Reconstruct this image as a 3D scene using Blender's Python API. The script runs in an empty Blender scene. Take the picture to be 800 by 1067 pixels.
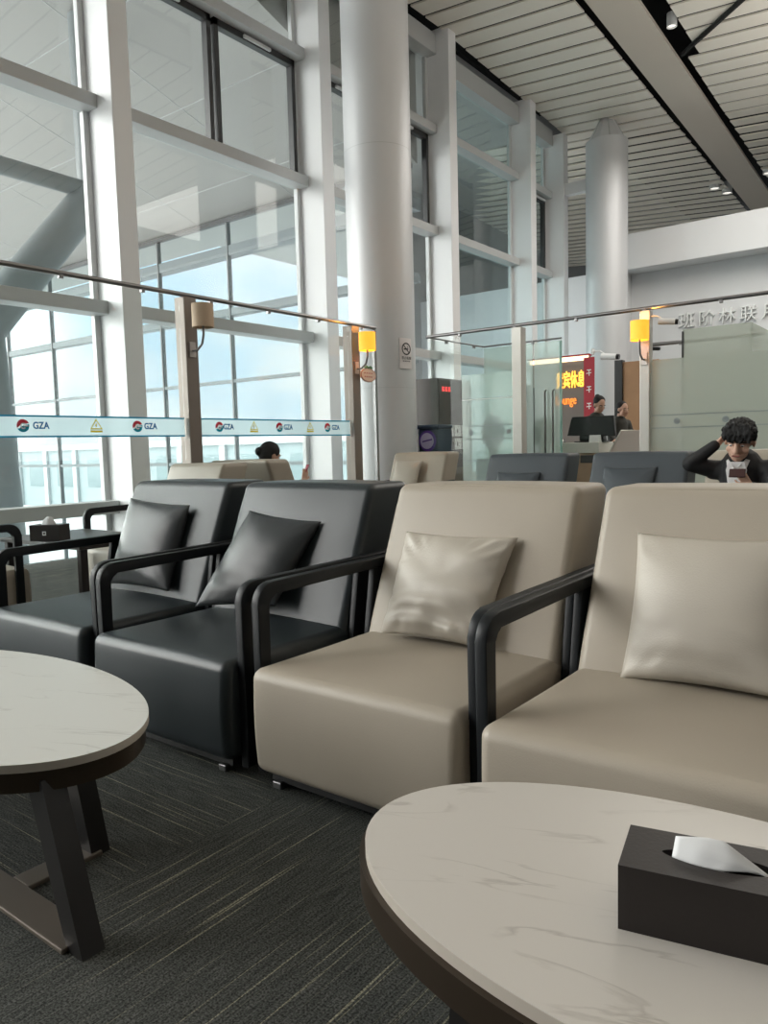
import bpy, bmesh, math, random
from mathutils import Vector, Matrix
random.seed(7)
S = bpy.context.scene
COL = S.collection
PI = math.pi

# ------------------------------------------------------------------ camera, world, lights, exposure
F_PX, YAW, PITCH, ROLL, EYE = 790.0, math.radians(37.5), math.radians(4.9), math.radians(-1.5), 1.2
fw = Vector((-math.sin(YAW)*math.cos(PITCH), math.cos(YAW)*math.cos(PITCH), -math.sin(PITCH)))
r0 = Vector((math.cos(YAW), math.sin(YAW), 0)); u0 = r0.cross(fw)
rt = math.cos(ROLL)*r0 + math.sin(ROLL)*u0
up = -math.sin(ROLL)*r0 + math.cos(ROLL)*u0
cam_data = bpy.data.cameras.new('camera'); cam = bpy.data.objects.new('camera', cam_data); COL.objects.link(cam)
cam_data.sensor_fit = 'HORIZONTAL'; cam_data.sensor_width = 36.0; cam_data.lens = F_PX*36.0/800.0
cam_data.clip_start = 0.05; cam_data.clip_end = 2000
m = Matrix((rt, up, -fw)).transposed().to_4x4(); m.translation = (0, 0, EYE); cam.matrix_world = m
S.camera = cam

S.view_settings.view_transform = 'Standard'; S.view_settings.look = 'None'
S.view_settings.gamma = 1.0; S.view_settings.use_curve_mapping = False
S.view_settings.exposure = 0.0
S.cycles.max_bounces = 10; S.cycles.diffuse_bounces = 5; S.cycles.glossy_bounces = 4
S.cycles.transmission_bounces = 8; S.cycles.transparent_max_bounces = 40
S.cycles.use_denoising = True; S.cycles.sample_clamp_indirect = 6.0

SKY = 1.2
GLOW = 8.8
W = bpy.data.worlds.new('overcast_sky'); S.world = W; W.use_nodes = True
nt = W.node_tree; nt.nodes.clear()
tc = nt.nodes.new('ShaderNodeTexCoord')
mp = nt.nodes.new('ShaderNodeMapping'); mp.inputs['Scale'].default_value = (1.5, 1.5, 4.0)
ns = nt.nodes.new('ShaderNodeTexNoise'); ns.inputs['Scale'].default_value = 2.2; ns.inputs['Detail'].default_value = 5
rp = nt.nodes.new('ShaderNodeValToRGB')
rp.color_ramp.elements[0].position = .38; rp.color_ramp.elements[0].color = (.62, .80, .92, 1)
rp.color_ramp.elements[1].position = .62; rp.color_ramp.elements[1].color = (1.0, .99, .97, 1)
bg = nt.nodes.new('ShaderNodeBackground'); bg.inputs['Strength'].default_value = SKY
wo = nt.nodes.new('ShaderNodeOutputWorld')
nt.links.new(tc.outputs['Generated'], mp.inputs['Vector']); nt.links.new(mp.outputs['Vector'], ns.inputs['Vector'])
nt.links.new(ns.outputs['Fac'], rp.inputs['Fac'])
# the sun behind the overcast: a broad brighter patch of cloud over the window side, behind the camera's left shoulder
dp = nt.nodes.new('ShaderNodeVectorMath'); dp.operation = 'DOT_PRODUCT'
dp.inputs[1].default_value = Vector((-.86, -.38, .34)).normalized()
nt.links.new(tc.outputs['Generated'], dp.inputs[0])
mr = nt.nodes.new('ShaderNodeMapRange'); mr.interpolation_type = 'SMOOTHSTEP'
mr.inputs[1].default_value = .55; mr.inputs[2].default_value = 1.0; mr.inputs[3].default_value = 0; mr.inputs[4].default_value = GLOW
nt.links.new(dp.outputs['Value'], mr.inputs[0])
gc = nt.nodes.new('ShaderNodeVectorMath'); gc.operation = 'SCALE'; gc.inputs[0].default_value = (1.0, .97, .92)
nt.links.new(mr.outputs[0], gc.inputs['Scale'])
ad = nt.nodes.new('ShaderNodeVectorMath'); ad.operation = 'ADD'
nt.links.new(rp.outputs['Color'], ad.inputs[0]); nt.links.new(gc.outputs[0], ad.inputs[1]); nt.links.new(ad.outputs[0], bg.inputs['Color'])
nt.links.new(bg.outputs['Background'], wo.inputs['Surface'])

def area(name, loc, size, power, col=(1, 1, 1), rot=(0, 0, 0), sy=None):
    d = bpy.data.lights.new(name, 'AREA'); d.energy = power; d.color = col; d.size = size
    if sy: d.shape = 'RECTANGLE'; d.size_y = sy
    o = bpy.data.objects.new(name, d); COL.objects.link(o); o.location = loc; o.rotation_euler = rot
    return o
area('hall_fill', (0.5, 5.0, 7.3), 7.0, 15, (1.0, .97, .92), sy=12)  # added soft fill over the seats, not a fitting of the hall
area('ceiling_fill', (1.8, 9.0, 6.0), 9.0, 520, (1.0, .95, .88), rot=(PI, 0, 0), sy=16)  # added fill aimed upward to brighten the slats
area('rear_hall_fill', (-1.5, 14.5, 7.4), 7.0, 430, (1.0, .96, .90), sy=5)  # added fill that lifts the far wall and far column

# ------------------------------------------------------------------ materials
MATS = {}
def mat(name, col=(.5, .5, .5), rough=.5, metal=0.0, spec=.5, bump=None, var=None, emit=None, estr=0, coat=0):
    if name in MATS: return MATS[name]
    M = bpy.data.materials.new(name); M.use_nodes = True
    n = M.node_tree.nodes; L = M.node_tree.links
    b = n['Principled BSDF']
    b.inputs['Base Color'].default_value = (*col, 1); b.inputs['Roughness'].default_value = rough
    b.inputs['Metallic'].default_value = metal; b.inputs['Specular IOR Level'].default_value = spec
    if coat: b.inputs['Coat Weight'].default_value = coat; b.inputs['Coat Roughness'].default_value = .2
    if emit: b.inputs['Emission Color'].default_value = (*emit, 1); b.inputs['Emission Strength'].default_value = estr
    g = n.new('ShaderNodeNewGeometry')
    if var:   # (scale, amount)
        t = n.new('ShaderNodeTexNoise'); t.inputs['Scale'].default_value = var[0]; t.inputs['Detail'].default_value = 4
        L.new(g.outputs['Position'], t.inputs['Vector'])
        mx = n.new('ShaderNodeMix'); mx.data_type = 'RGBA'
        a = var[1]
        mx.inputs[6].default_value = (*[c*(1-a) for c in col], 1); mx.inputs[7].default_value = (*[min(1, c*(1+a)) for c in col], 1)
        L.new(t.outputs['Fac'], mx.inputs[0]); L.new(mx.outputs[2], b.inputs['Base Color'])
    if bump:  # (scale, strength)
        t = n.new('ShaderNodeTexNoise'); t.inputs['Scale'].default_value = bump[0]; t.inputs['Detail'].default_value = 3
        L.new(g.outputs['Position'], t.inputs['Vector'])
        bp = n.new('ShaderNodeBump'); bp.inputs['Strength'].default_value = bump[1]; bp.inputs['Distance'].default_value = .01
        L.new(t.outputs['Fac'], bp.inputs['Height']); L.new(bp.outputs['Normal'], b.inputs['Normal'])
    MATS[name] = M
    return M

def glass(name, tint=(.93, .97, .96), base=.03, gain=.55, rough=0.0):
    M = bpy.data.materials.new(name); M.use_nodes = True
    n = M.node_tree.nodes; L = M.node_tree.links; n.clear()
    o = n.new('ShaderNodeOutputMaterial'); mx = n.new('ShaderNodeMixShader')
    t = n.new('ShaderNodeBsdfTransparent'); t.inputs['Color'].default_value = (*tint, 1)
    g = n.new('ShaderNodeBsdfGlossy'); g.inputs['Roughness'].default_value = rough
    lw = n.new('ShaderNodeLayerWeight'); lw.inputs['Blend'].default_value = .5
    p = n.new('ShaderNodeMath'); p.operation = 'POWER'; p.inputs[1].default_value = 4.0
    q = n.new('ShaderNodeMath'); q.operation = 'MULTIPLY_ADD'; q.inputs[1].default_value = gain; q.inputs[2].default_value = base
    L.new(lw.outputs['Facing'], p.inputs[0]); L.new(p.outputs[0], q.inputs[0]); L.new(q.outputs[0], mx.inputs[0])
    L.new(t.outputs[0], mx.inputs[1]); L.new(g.outputs[0], mx.inputs[2]); L.new(mx.outputs[0], o.inputs['Surface'])
    MATS[name] = M
    return M

def frosted(name, col, clear=.25, tl=.6):
    M = bpy.data.materials.new(name); M.use_nodes = True
    n = M.node_tree.nodes; L = M.node_tree.links; n.clear()
    o = n.new('ShaderNodeOutputMaterial')
    d = n.new('ShaderNodeBsdfDiffuse'); d.inputs['Color'].default_value = (*col, 1)
    t = n.new('ShaderNodeBsdfTranslucent'); t.inputs['Color'].default_value = (*col, 1)
    tr = n.new('ShaderNodeBsdfTransparent'); tr.inputs['Color'].default_value = (*[.5+.5*c for c in col], 1)
    gl = n.new('ShaderNodeBsdfGlossy'); gl.inputs['Roughness'].default_value = .15
    m1 = n.new('ShaderNodeMixShader'); m1.inputs[0].default_value = tl
    m2 = n.new('ShaderNodeMixShader'); m2.inputs[0].default_value = clear
    m3 = n.new('ShaderNodeMixShader'); m3.inputs[0].default_value = .05
    L.new(d.outputs[0], m1.inputs[1]); L.new(t.outputs[0], m1.inputs[2])
    L.new(m1.outputs[0], m2.inputs[1]); L.new(tr.outputs[0], m2.inputs[2])
    L.new(m2.outputs[0], m3.inputs[1]); L.new(gl.outputs[0], m3.inputs[2]); L.new(m3.outputs[0], o.inputs['Surface'])
    MATS[name] = M
    return M

def carpet_mat():
    M = bpy.data.materials.new('striped_carpet'); M.use_nodes = True
    n = M.node_tree.nodes; L = M.node_tree.links; b = n['Principled BSDF']
    b.inputs['Roughness'].default_value = .95; b.inputs['Specular IOR Level'].default_value = .1
    g = n.new('ShaderNodeNewGeometry'); sx = n.new('ShaderNodeSeparateXYZ'); L.new(g.outputs['Position'], sx.inputs[0])
    def math_(op, a, v=None):
        q = n.new('ShaderNodeMath'); q.operation = op
        if isinstance(a, (int, float)): q.inputs[0].default_value = a
        else: L.new(a, q.inputs[0])
        if v is not None:
            if isinstance(v, (int, float)): q.inputs[1].default_value = v
            else: L.new(v, q.inputs[1])
        return q.outputs[0]
    # tiles laid in broad bands: stripes turn a quarter turn between bands
    band = math_('LESS_THAN', math_('FRACT', math_('DIVIDE', math_('ADD', sx.outputs['X'], 1.86), 6.0)), 0.5)
    def stripes(vx, vy, lo, hi):
        mp = n.new('ShaderNodeMapping'); mp.inputs['Scale'].default_value = (vx, vy, 1)
        L.new(g.outputs['Position'], mp.inputs['Vector'])
        t = n.new('ShaderNodeTexNoise'); t.inputs['Scale'].default_value = 1; t.inputs['Detail'].default_value = 2
        L.new(mp.outputs[0], t.inputs['Vector'])
        r = n.new('ShaderNodeMapRange'); r.inputs[1].default_value = lo; r.inputs[2].default_value = hi
        L.new(t.outputs['Fac'], r.inputs[0]); return r.outputs[0]
    def mixf(f, a, b_):
        q = n.new('ShaderNodeMix'); L.new(f, q.inputs[0]); L.new(a, q.inputs[2]); L.new(b_, q.inputs[3]); return q.outputs[0]
    st = mixf(band, stripes(1.1, 105, .62, .70), stripes(105, 1.1, .62, .70))
    fine = mixf(band, stripes(10, 190, .35, .65), stripes(190, 10, .35, .65))
    sp = n.new('ShaderNodeTexNoise'); sp.inputs['Scale'].default_value = 190; sp.inputs['Detail'].default_value = 2
    L.new(g.outputs['Position'], sp.inputs['Vector'])
    c1 = n.new('ShaderNodeMix'); c1.data_type = 'RGBA'
    c1.inputs[6].default_value = (.046, .050, .047, 1); c1.inputs[7].default_value = (.088, .092, .086, 1); L.new(fine, c1.inputs[0])
    c2 = n.new('ShaderNodeMix'); c2.data_type = 'RGBA'; c2.inputs[7].default_value = (.34, .325, .235, 1)
    L.new(math_('MULTIPLY', st, .75), c2.inputs[0]); L.new(c1.outputs[2], c2.inputs[6])
    c3 = n.new('ShaderNodeMix'); c3.data_type = 'RGBA'; c3.blend_type = 'MULTIPLY'; c3.inputs[0].default_value = .8
    r = n.new('ShaderNodeMapRange'); r.inputs[1].default_value = .35; r.inputs[2].default_value = .6; r.inputs[3].default_value = .25; r.inputs[4].default_value = 1.5
    L.new(sp.outputs['Fac'], r.inputs[0]); L.new(c2.outputs[2], c3.inputs[6]); L.new(r.outputs[0], c3.inputs[7])
    L.new(c3.outputs[2], b.inputs['Base Color'])
    bp = n.new('ShaderNodeBump'); bp.inputs['Strength'].default_value = .6; bp.inputs['Distance'].default_value = .004
    L.new(sp.outputs['Fac'], bp.inputs['Height']); L.new(bp.outputs[0], b.inputs['Normal'])
    return M

def marble_mat(name, col, vein):
    M = bpy.data.materials.new(name); M.use_nodes = True
    n = M.node_tree.nodes; L = M.node_tree.links; b = n['Principled BSDF']; b.inputs['Roughness'].default_value = .32
    g = n.new('ShaderNodeNewGeometry')
    m0 = n.new('ShaderNodeMapping'); m0.inputs['Rotation'].default_value = (0, 0, math.radians(-24)); L.new(g.outputs['Position'], m0.inputs['Vector'])
    mp = n.new('ShaderNodeMapping'); mp.inputs['Scale'].default_value = (.9, 4.2, 1); mp.inputs['Location'].default_value = (.35, .2, 0)
    L.new(m0.outputs[0], mp.inputs['Vector'])
    t = n.new('ShaderNodeTexNoise'); t.inputs['Scale'].default_value = 1.6; t.inputs['Detail'].default_value = 7; t.inputs['Distortion'].default_value = .7
    L.new(mp.outputs[0], t.inputs['Vector'])
    r = n.new('ShaderNodeValToRGB'); e = r.color_ramp.elements
    e[0].position = .0; e[0].color = (0, 0, 0, 1); e[1].position = 1; e[1].color = (0, 0, 0, 1)
    for p, v in ((.482, 0), (.5, 1), (.512, 0)):
        x = e.new(p); x.color = (v, v, v, 1)
    L.new(t.outputs['Fac'], r.inputs[0])
    t2 = n.new('ShaderNodeTexNoise'); t2.inputs['Scale'].default_value = 3.0; L.new(mp.outputs[0], t2.inputs['Vector'])
    mr = n.new('ShaderNodeMapRange'); mr.inputs[1].default_value = .46; mr.inputs[2].default_value = .62; mr.inputs[4].default_value = .55
    L.new(t2.outputs['Fac'], mr.inputs[0])
    mu = n.new('ShaderNodeMath'); mu.operation = 'MULTIPLY'; L.new(r.outputs[0], mu.inputs[0]); L.new(mr.outputs[0], mu.inputs[1])
    mx = n.new('ShaderNodeMix'); mx.data_type = 'RGBA'; mx.inputs[6].default_value = (*col, 1); mx.inputs[7].default_value = (*vein, 1)
    L.new(mu.outputs[0], mx.inputs[0]); L.new(mx.outputs[2], b.inputs['Base Color'])
    return M

black_leather = mat('black_leather', (.019, .026, .030), .38, bump=(260, .10))
beige_leather = mat('beige_leather', (.385, .338, .275), .46, bump=(220, .10), var=(3, .06))
slate_leather = mat('slate_leather', (.055, .066, .078), .5, bump=(220, .1))
cushion_beige = mat('cushion_beige', (.47, .43, .37), .42, bump=(200, .12))
cushion_black = mat('cushion_black', (.030, .034, .037), .34, bump=(260, .1))
black_lacquer = mat('black_lacquer', (.007, .009, .011), .42, spec=.3)
plinth_black = mat('plinth_black', (.01, .01, .01), .7)
foot_metal = mat('foot_metal', (.22, .22, .22), .4, 1.0)
carpet = carpet_mat()
marble_cool = marble_mat('pale_marble', (.60, .60, .57), (.36, .35, .32))
marble_warm = marble_mat('warm_marble', (.56, .53, .49), (.30, .27, .24))
stone_edge = mat('stone_edge', (.42, .38, .33), .5)
bronze = mat('dark_bronze', (.055, .040, .028), .38, .7)
leg_black = mat('leg_black', (.012, .011, .011), .35)
bar_taupe = mat('bar_taupe', (.17, .145, .12), .42, .5)
box_leather = mat('brown_box_leather', (.014, .010, .009), .5, bump=(160, .06))
tissue_white = mat('tissue_white', (.72, .73, .74), .9)
pillar_white = mat('pillar_white', (.82, .82, .83), .42)
frame_white = mat('frame_white', (.62, .63, .63), .4)
transom_grey = mat('transom_grey', (.50, .51, .51), .4)
sash_dark = mat('sash_dark', (.025, .025, .026), .4)
column_grey = mat('column_grey', (.64, .645, .66), .46, .2, var=(1.2, .04))
slat_cream = mat('slat_cream', (.78, .73, .65), .5, var=(.8, .04))
void_black = mat('void_black', (.008, .008, .008), .9)
beam_cream = mat('beam_cream', (.56, .50, .43), .5)
wall_white = mat('wall_white', (.70, .71, .72), .6)
wall_inner = mat('wall_inner', (.40, .40, .40), .7)
corridor_grey = mat('corridor_grey', (.20, .215, .22), .5)
soffit_grey = mat('soffit_grey', (.39, .385, .37), .6, var=(.4, .05))
concrete_pale = mat('concrete_pale', (.70, .71, .70), .9, var=(.15, .06))
steel_paint = mat('steel_paint', (.20, .225, .23), .45)
post_taupe = mat('post_taupe', (.23, .195, .17), .42, .4)
post_pale = mat('post_pale', (.55, .53, .49), .35, .4)
rail_steel = mat('rail_steel', (.28, .27, .27), .3, .9)
chrome = mat('chrome', (.6, .6, .6), .2, 1.0)
shade_off = mat('shade_off', (.60, .45, .32), .8)
shade_lit = mat('shade_lit', (.75, .40, .08), .8, emit=(1.0, .46, .03), estr=1.05)
plate_steel = mat('plate_steel', (.55, .50, .47), .4, .5)
film_blue = frosted('film_blue', (.80, .91, .94), .30, .6)
line_teal = frosted('line_teal', (.03, .36, .52), .10, .55)
logo_red = frosted('logo_red', (.72, .08, .12), .08, .55)
logo_teal = frosted('logo_teal', (.02, .42, .52), .08, .55)
logo_white = mat('logo_white', (.85, .88, .9), .5)
navy = frosted('navy', (.03, .16, .40), .05, .5)
sign_yellow = frosted('sign_yellow', (.85, .68, .04), .15, .65)
ink_black = mat('ink_black', (.015, .015, .015), .6)
plaque_white = mat('plaque_white', (.80, .75, .75), .5)
plaque_cream = mat('plaque_cream', (.70, .60, .52), .5)
pink_line = mat('pink_line', (.45, .18, .16), .6)
leaf_green = mat('leaf_green', (.10, .28, .12), .6)
skin = mat('skin', (.56, .34, .25), .55)
hair_black = mat('hair_black', (.007, .007, .008), .75)
suit_black = mat('suit_black', (.010, .010, .012), .7)
shirt_white = mat('shirt_white', (.62, .60, .60), .8)
coat_pale = mat('coat_pale', (.50, .44, .38), .8)
uniform_grey = mat('uniform_grey', (.055, .055, .05), .8)
uniform_red = mat('uniform_red', (.30, .03, .05), .7)
lip = mat('lip', (.35, .12, .10), .5)
eye_white = mat('eye_white', (.7, .68, .66), .4)
phone_dark = mat('phone_dark', (.05, .018, .018), .3)
screen_black = mat('screen_black', (.008, .008, .009), .3)
counter_white = mat('counter_white', (.62, .62, .57), .45)
counter_wood = mat('counter_wood', (.42, .29, .19), .5, var=(6, .12))
counter_blush = mat('counter_blush', (.50, .42, .38), .5)
door_wood = mat('door_wood', (.36, .20, .10), .5, var=(5, .15))
dark_wood = mat('dark_wood', (.022, .017, .015), .35)
board_taupe = mat('board_taupe', (.20, .17, .15), .6)
gold_glow = mat('gold_glow', (.8, .5, .1), .4, emit=(1.0, .50, .06), estr=1.6)
orange_glow = mat('orange_glow', (.8, .3, .05), .4, emit=(1.0, .28, .04), estr=1.2)
strip_glow = mat('strip_glow', (.9, .7, .5), .4, emit=(1.0, .72, .45), estr=2.2)
banner_red = mat('banner_red', (.38, .015, .03), .6)
kiosk_brown = mat('kiosk_brown', (.060, .046, .042), .3)
kiosk_side = mat('kiosk_side', (.12, .105, .095), .4)
led_red = mat('led_red', (.5, .02, .02), .4, emit=(1.0, .06, .06), estr=1.6)
bag_navy = mat('bag_navy', (.018, .035, .075), .5)
logo_purple = mat('logo_purple', (.10, .03, .30), .5)
logo_lilac = mat('logo_lilac', (.60, .52, .75), .5)
paper_white = mat('paper_white', (.66, .67, .66), .7)
letter_pale = mat('letter_pale', (.82, .84, .83), .5)
camera_white = mat('camera_white', (.72, .72, .72), .4)
facade_pale = mat('facade_pale', (.36, .42, .43), .6)
facade_white = mat('facade_white', (.62, .63, .63), .6)
facade_glass = mat('facade_glass', (.20, .27, .28), .2)
lamp_lens = mat('lamp_lens', (.8, .8, .8), .3, emit=(1, .95, .85), estr=1.0)
g_wall = glass('curtain_wall_glass', (.955, .975, .975), .03, .5)
g_tint = glass('tinted_curtain_wall_glass', (.84, .91, .915), .05, .55)
g_part = glass('partition_glass', (.965, .985, .98), .015, .35)
g_corr = glass('corridor_glass', (.93, .965, .975), .004, .10)
g_frost = frosted('frosted_green_glass', (.80, .93, .88), .72, .5)
g_frost2 = frosted('frosted_grey_glass', (.64, .68, .62), .50, .45)
g_edge = mat('glass_edge_green', (.30, .55, .48), .2)

# ------------------------------------------------------------------ object helpers
def tag(o, label=None, cat=None, group=None, kind=None):
    if label: o['label'] = label
    if cat: o['category'] = cat
    if group: o['group'] = group
    if kind: o['kind'] = kind
    return o
def thing(name, label, cat, loc=(0, 0, 0), rz=0, group=None):
    o = bpy.data.objects.new(name, None); COL.objects.link(o)
    o.location = loc; o.rotation_euler = (0, 0, rz); o.empty_display_size = .1
    return tag(o, label, cat, group)
def copy_tree(o, parent=None):
    c = o.copy(); COL.objects.link(c); c.parent = parent
    for ch in list(o.children): copy_tree(ch, c)
    return c

class MB:
    """collects shapes in one bmesh"""
    def __init__(s): s.bm = bmesh.new(); s.mi = 0
    def _add(s, verts, faces, M=None):
        vs = [s.bm.verts.new((M @ Vector(v)) if M else v) for v in verts]
        out = []
        for f in faces:
            try:
                fc = s.bm.faces.new([vs[i] for i in f]); fc.material_index = s.mi; out.append(fc)
            except ValueError: pass
        return vs, out
    def box(s, a, b, bev=0, M=None, seg=2):
        x0, y0, z0 = a; x1, y1, z1 = b
        v = [(x0, y0, z0), (x1, y0, z0), (x1, y1, z0), (x0, y1, z0), (x0, y0, z1), (x1, y0, z1), (x1, y1, z1), (x0, y1, z1)]
        f = [(0, 3, 2, 1), (4, 5, 6, 7), (0, 1, 5, 4), (1, 2, 6, 5), (2, 3, 7, 6), (3, 0, 4, 7)]
        vs, fs = s._add(v, f, M)
        if bev:
            es = {e for q in fs for e in q.edges}
            r = bmesh.ops.bevel(s.bm, geom=list(es), offset=bev, segments=seg, profile=.5, affect='EDGES')
            for q in r['faces']: q.material_index = s.mi
        return s
    def prism(s, pts, d0, d1, fn, bev=0):
        """closed 2-D outline pts extruded between d0 and d1; fn(u,v,d) -> xyz"""
        n = len(pts)
        v = [fn(u, w, d0) for u, w in pts] + [fn(u, w, d1) for u, w in pts]
        f = [tuple(range(n))[::-1], tuple(range(n, 2*n))] + [(i, (i+1) % n, n+(i+1) % n, n+i) for i in range(n)]
        vs, fs = s._add(v, f)
        if bev:
            es = list({e for q in fs[:2] for e in q.edges})
            r = bmesh.ops.bevel(s.bm, geom=es, offset=bev, segments=2, profile=.5, affect='EDGES')
            for q in r['faces']: q.material_index = s.mi
        return s
    def tube(s, pts, r, n=10, caps=True):
        pts = [Vector(p) for p in pts]; rs = r if isinstance(r, (list, tuple)) else [r]*len(pts)
        rings = []; prev = None
        for i, p in enumerate(pts):
            t = (pts[min(i+1, len(pts)-1)] - pts[max(i-1, 0)]).normalized()
            if prev is None:
                a = Vector((0, 0, 1)) if abs(t.z) < .9 else Vector((1, 0, 0))
                prev = t.cross(a).normalized()
            x = (prev - t*prev.dot(t)).normalized(); prev = x; y = t.cross(x)
            rings.append([s.bm.verts.new(p + (x*math.cos(2*PI*k/n) + y*math.sin(2*PI*k/n))*rs[i]) for k in range(n)])
        for a, b in zip(rings, rings[1:]):
            for k in range(n):
                q = s.bm.faces.new((a[k], a[(k+1) % n], b[(k+1) % n], b[k])); q.material_index = s.mi
        if caps:
            for q in (s.bm.faces.new(rings[0][::-1]), s.bm.faces.new(rings[-1])): q.material_index = s.mi
        return s
    def lathe(s, prof, c=(0, 0, 0), n=40, sx=1, sy=1):
        """prof: (r, z) from bottom to top; closed when r = 0 at the ends"""
        rings = []
        for r, z in prof:
            if r < 1e-6: rings.append([s.bm.verts.new((c[0], c[1], c[2]+z))])
            else: rings.append([s.bm.verts.new((c[0]+r*sx*math.cos(2*PI*k/n), c[1]+r*sy*math.sin(2*PI*k/n), c[2]+z)) for k in range(n)])
        for a, b in zip(rings, rings[1:]):
            for k in range(n):
                k2 = (k+1) % n
                if len(a) == 1 and len(b) == 1: continue
                if len(a) == 1: q = (a[0], b[k2], b[k])
                elif len(b) == 1: q = (a[k], a[k2], b[0])
                else: q = (a[k], a[k2], b[k2], b[k])
                try: fc = s.bm.faces.new(q); fc.material_index = s.mi
                except ValueError: pass
        return s
    def ball(s, c, r, n=20, M=None):
        """ellipsoid: r a number or (rx, ry, rz); M an optional rotation about c"""
        rr = r if isinstance(r, (tuple, list)) else (r, r, r); c = Vector(c)
        rings = []
        h = n//2
        for i in range(h+1):
            th = -PI/2 + PI*i/h
            ring = []
            for k in range(1 if i in (0, h) else n):
                p = Vector((rr[0]*math.cos(th)*math.cos(2*PI*k/n), rr[1]*math.cos(th)*math.sin(2*PI*k/n), rr[2]*math.sin(th)))
                if M: p = M @ p
                ring.append(s.bm.verts.new(c+p))
            rings.append(ring)
        for a, b in zip(rings, rings[1:]):
            for k in range(n):
                k2 = (k+1) % n
                if len(a) == 1: q = (a[0], b[k2], b[k])
                elif len(b) == 1: q = (a[k], a[k2], b[0])
                else: q = (a[k], a[k2], b[k2], b[k])
                fc = s.bm.faces.new(q); fc.material_index = s.mi
        return s
    def limb(s, pts, rs, n=14):
        """tapering round-ended chain: a ball at each joint, a cone between"""
        for i, (p, r) in enumerate(zip(pts, rs)):
            s.ball(p, r, n)
            if i: s.tube([pts[i-1], p], [rs[i-1], r], n)
        return s
    def block(s, x0, x1, y0, y1, z0, z1, r, k=3, inner=6, fn=None):
        """softly rounded upholstery block; fn deforms every point"""
        def axis(a, b):
            th = [r*math.tan(PI/4*i/k) for i in range(k+1)]
            lo = [a+r-t for t in th][::-1]; hi = [b-r+t for t in th]
            mid = [a+r+(b-a-2*r)*i/inner for i in range(1, inner)]
            return lo+mid+hi
        X, Y, Z = axis(x0, x1), axis(y0, y1), axis(z0, z1)
        c = {}
        def V(x, y, z):
            key = (round(x, 6), round(y, 6), round(z, 6))
            if key not in c:
                q = Vector((x, y, z)); i = Vector((min(max(x, x0+r), x1-r), min(max(y, y0+r), y1-r), min(max(z, z0+r), z1-r)))
                d = q-i
                p = i + d.normalized()*r if d.length > 1e-9 else q
                c[key] = s.bm.verts.new(fn(p) if fn else p)
            return c[key]
        def face(A, B, f, flip):
            for i in range(len(A)-1):
                for j in range(len(B)-1):
                    q = [V(*f(A[i], B[j])), V(*f(A[i+1], B[j])), V(*f(A[i+1], B[j+1])), V(*f(A[i], B[j+1]))]
                    fc = s.bm.faces.new(q[::-1] if flip else q); fc.material_index = s.mi
        face(X, Y, lambda a, b: (a, b, z1), False); face(X, Y, lambda a, b: (a, b, z0), True)
        face(X, Z, lambda a, b: (a, y0, b), False); face(X, Z, lambda a, b: (a, y1, b), True)
        face(Y, Z, lambda a, b: (x1, a, b), False); face(Y, Z, lambda a, b: (x0, a, b), True)
        return s
    def mesh(s, name, mats):
        bmesh.ops.recalc_face_normals(s.bm, faces=s.bm.faces)
        me = bpy.data.meshes.new(name); s.bm.to_mesh(me); s.bm.free()
        for mm in (mats if isinstance(mats, (list, tuple)) else [mats]): me.materials.append(mm)
        return me
    def build(s, name, mats, parent=None, smooth=False, origin=None):
        me = s.mesh(name, mats)
        o = bpy.data.objects.new(name, me); COL.objects.link(o)
        if origin is not None:
            me.transform(Matrix.Translation(-Vector(origin))); o.location = origin
        if parent: o.parent = parent
        if smooth:
            for p in me.polygons: p.use_smooth = True
            if smooth != 'all':
                try: me.set_sharp_from_angle(angle=math.radians(38))
                except Exception: pass
        return o
def struct(o): o['kind'] = 'structure'; return o

def evaluated_mesh(o):
    dg = bpy.context.evaluated_depsgraph_get(); dg.update()
    return bpy.data.meshes.new_from_object(o.evaluated_get(dg))
def fused(mb, name, mats, parent, voxel, smooth_it=4):
    """one continuous skin out of overlapping closed shapes"""
    o = mb.build(name, mats, None)
    r = o.modifiers.new('r', 'REMESH'); r.mode = 'VOXEL'; r.voxel_size = voxel; r.use_smooth_shade = True
    sm = o.modifiers.new('s', 'SMOOTH'); sm.factor = .5; sm.iterations = smooth_it
    me = evaluated_mesh(o)
    o.modifiers.clear(); old = o.data; o.data = me; bpy.data.meshes.remove(old); me.name = name
    if parent: o.parent = parent
    return o

UX = Matrix(((0, 0, 1, 0), (1, 0, 0, 0), (0, 1, 0, 0), (0, 0, 0, 1)))      # flat art facing +X : local x -> +Y, y -> +Z
UY = Matrix(((1, 0, 0, 0), (0, 0, -1, 0), (0, 1, 0, 0), (0, 0, 0, 1)))     # flat art facing -Y : local x -> +X, y -> +Z
def lettering(name, text, size, M, loc, material, parent=None, depth=.001, width=None, bold=0):
    cu = bpy.data.curves.new(name, 'FONT'); cu.body = text; cu.size = size; cu.extrude = depth
    cu.align_x = 'CENTER'; cu.align_y = 'CENTER'; cu.offset = bold; cu.resolution_u = 3
    t = bpy.data.objects.new(name, cu); COL.objects.link(t)
    me = evaluated_mesh(t); bpy.data.objects.remove(t); me.name = name
    if width and len(me.vertices):
        xs = [v.co.x for v in me.vertices]; k = width/max(1e-6, max(xs)-min(xs))
        me.transform(Matrix.Diagonal((k, 1, 1, 1)))
    me.transform(M)
    me.materials.clear(); me.materials.append(material)
    o = bpy.data.objects.new(name, me); COL.objects.link(o); o.location = loc
    if parent: o.parent = parent
    return o
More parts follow.
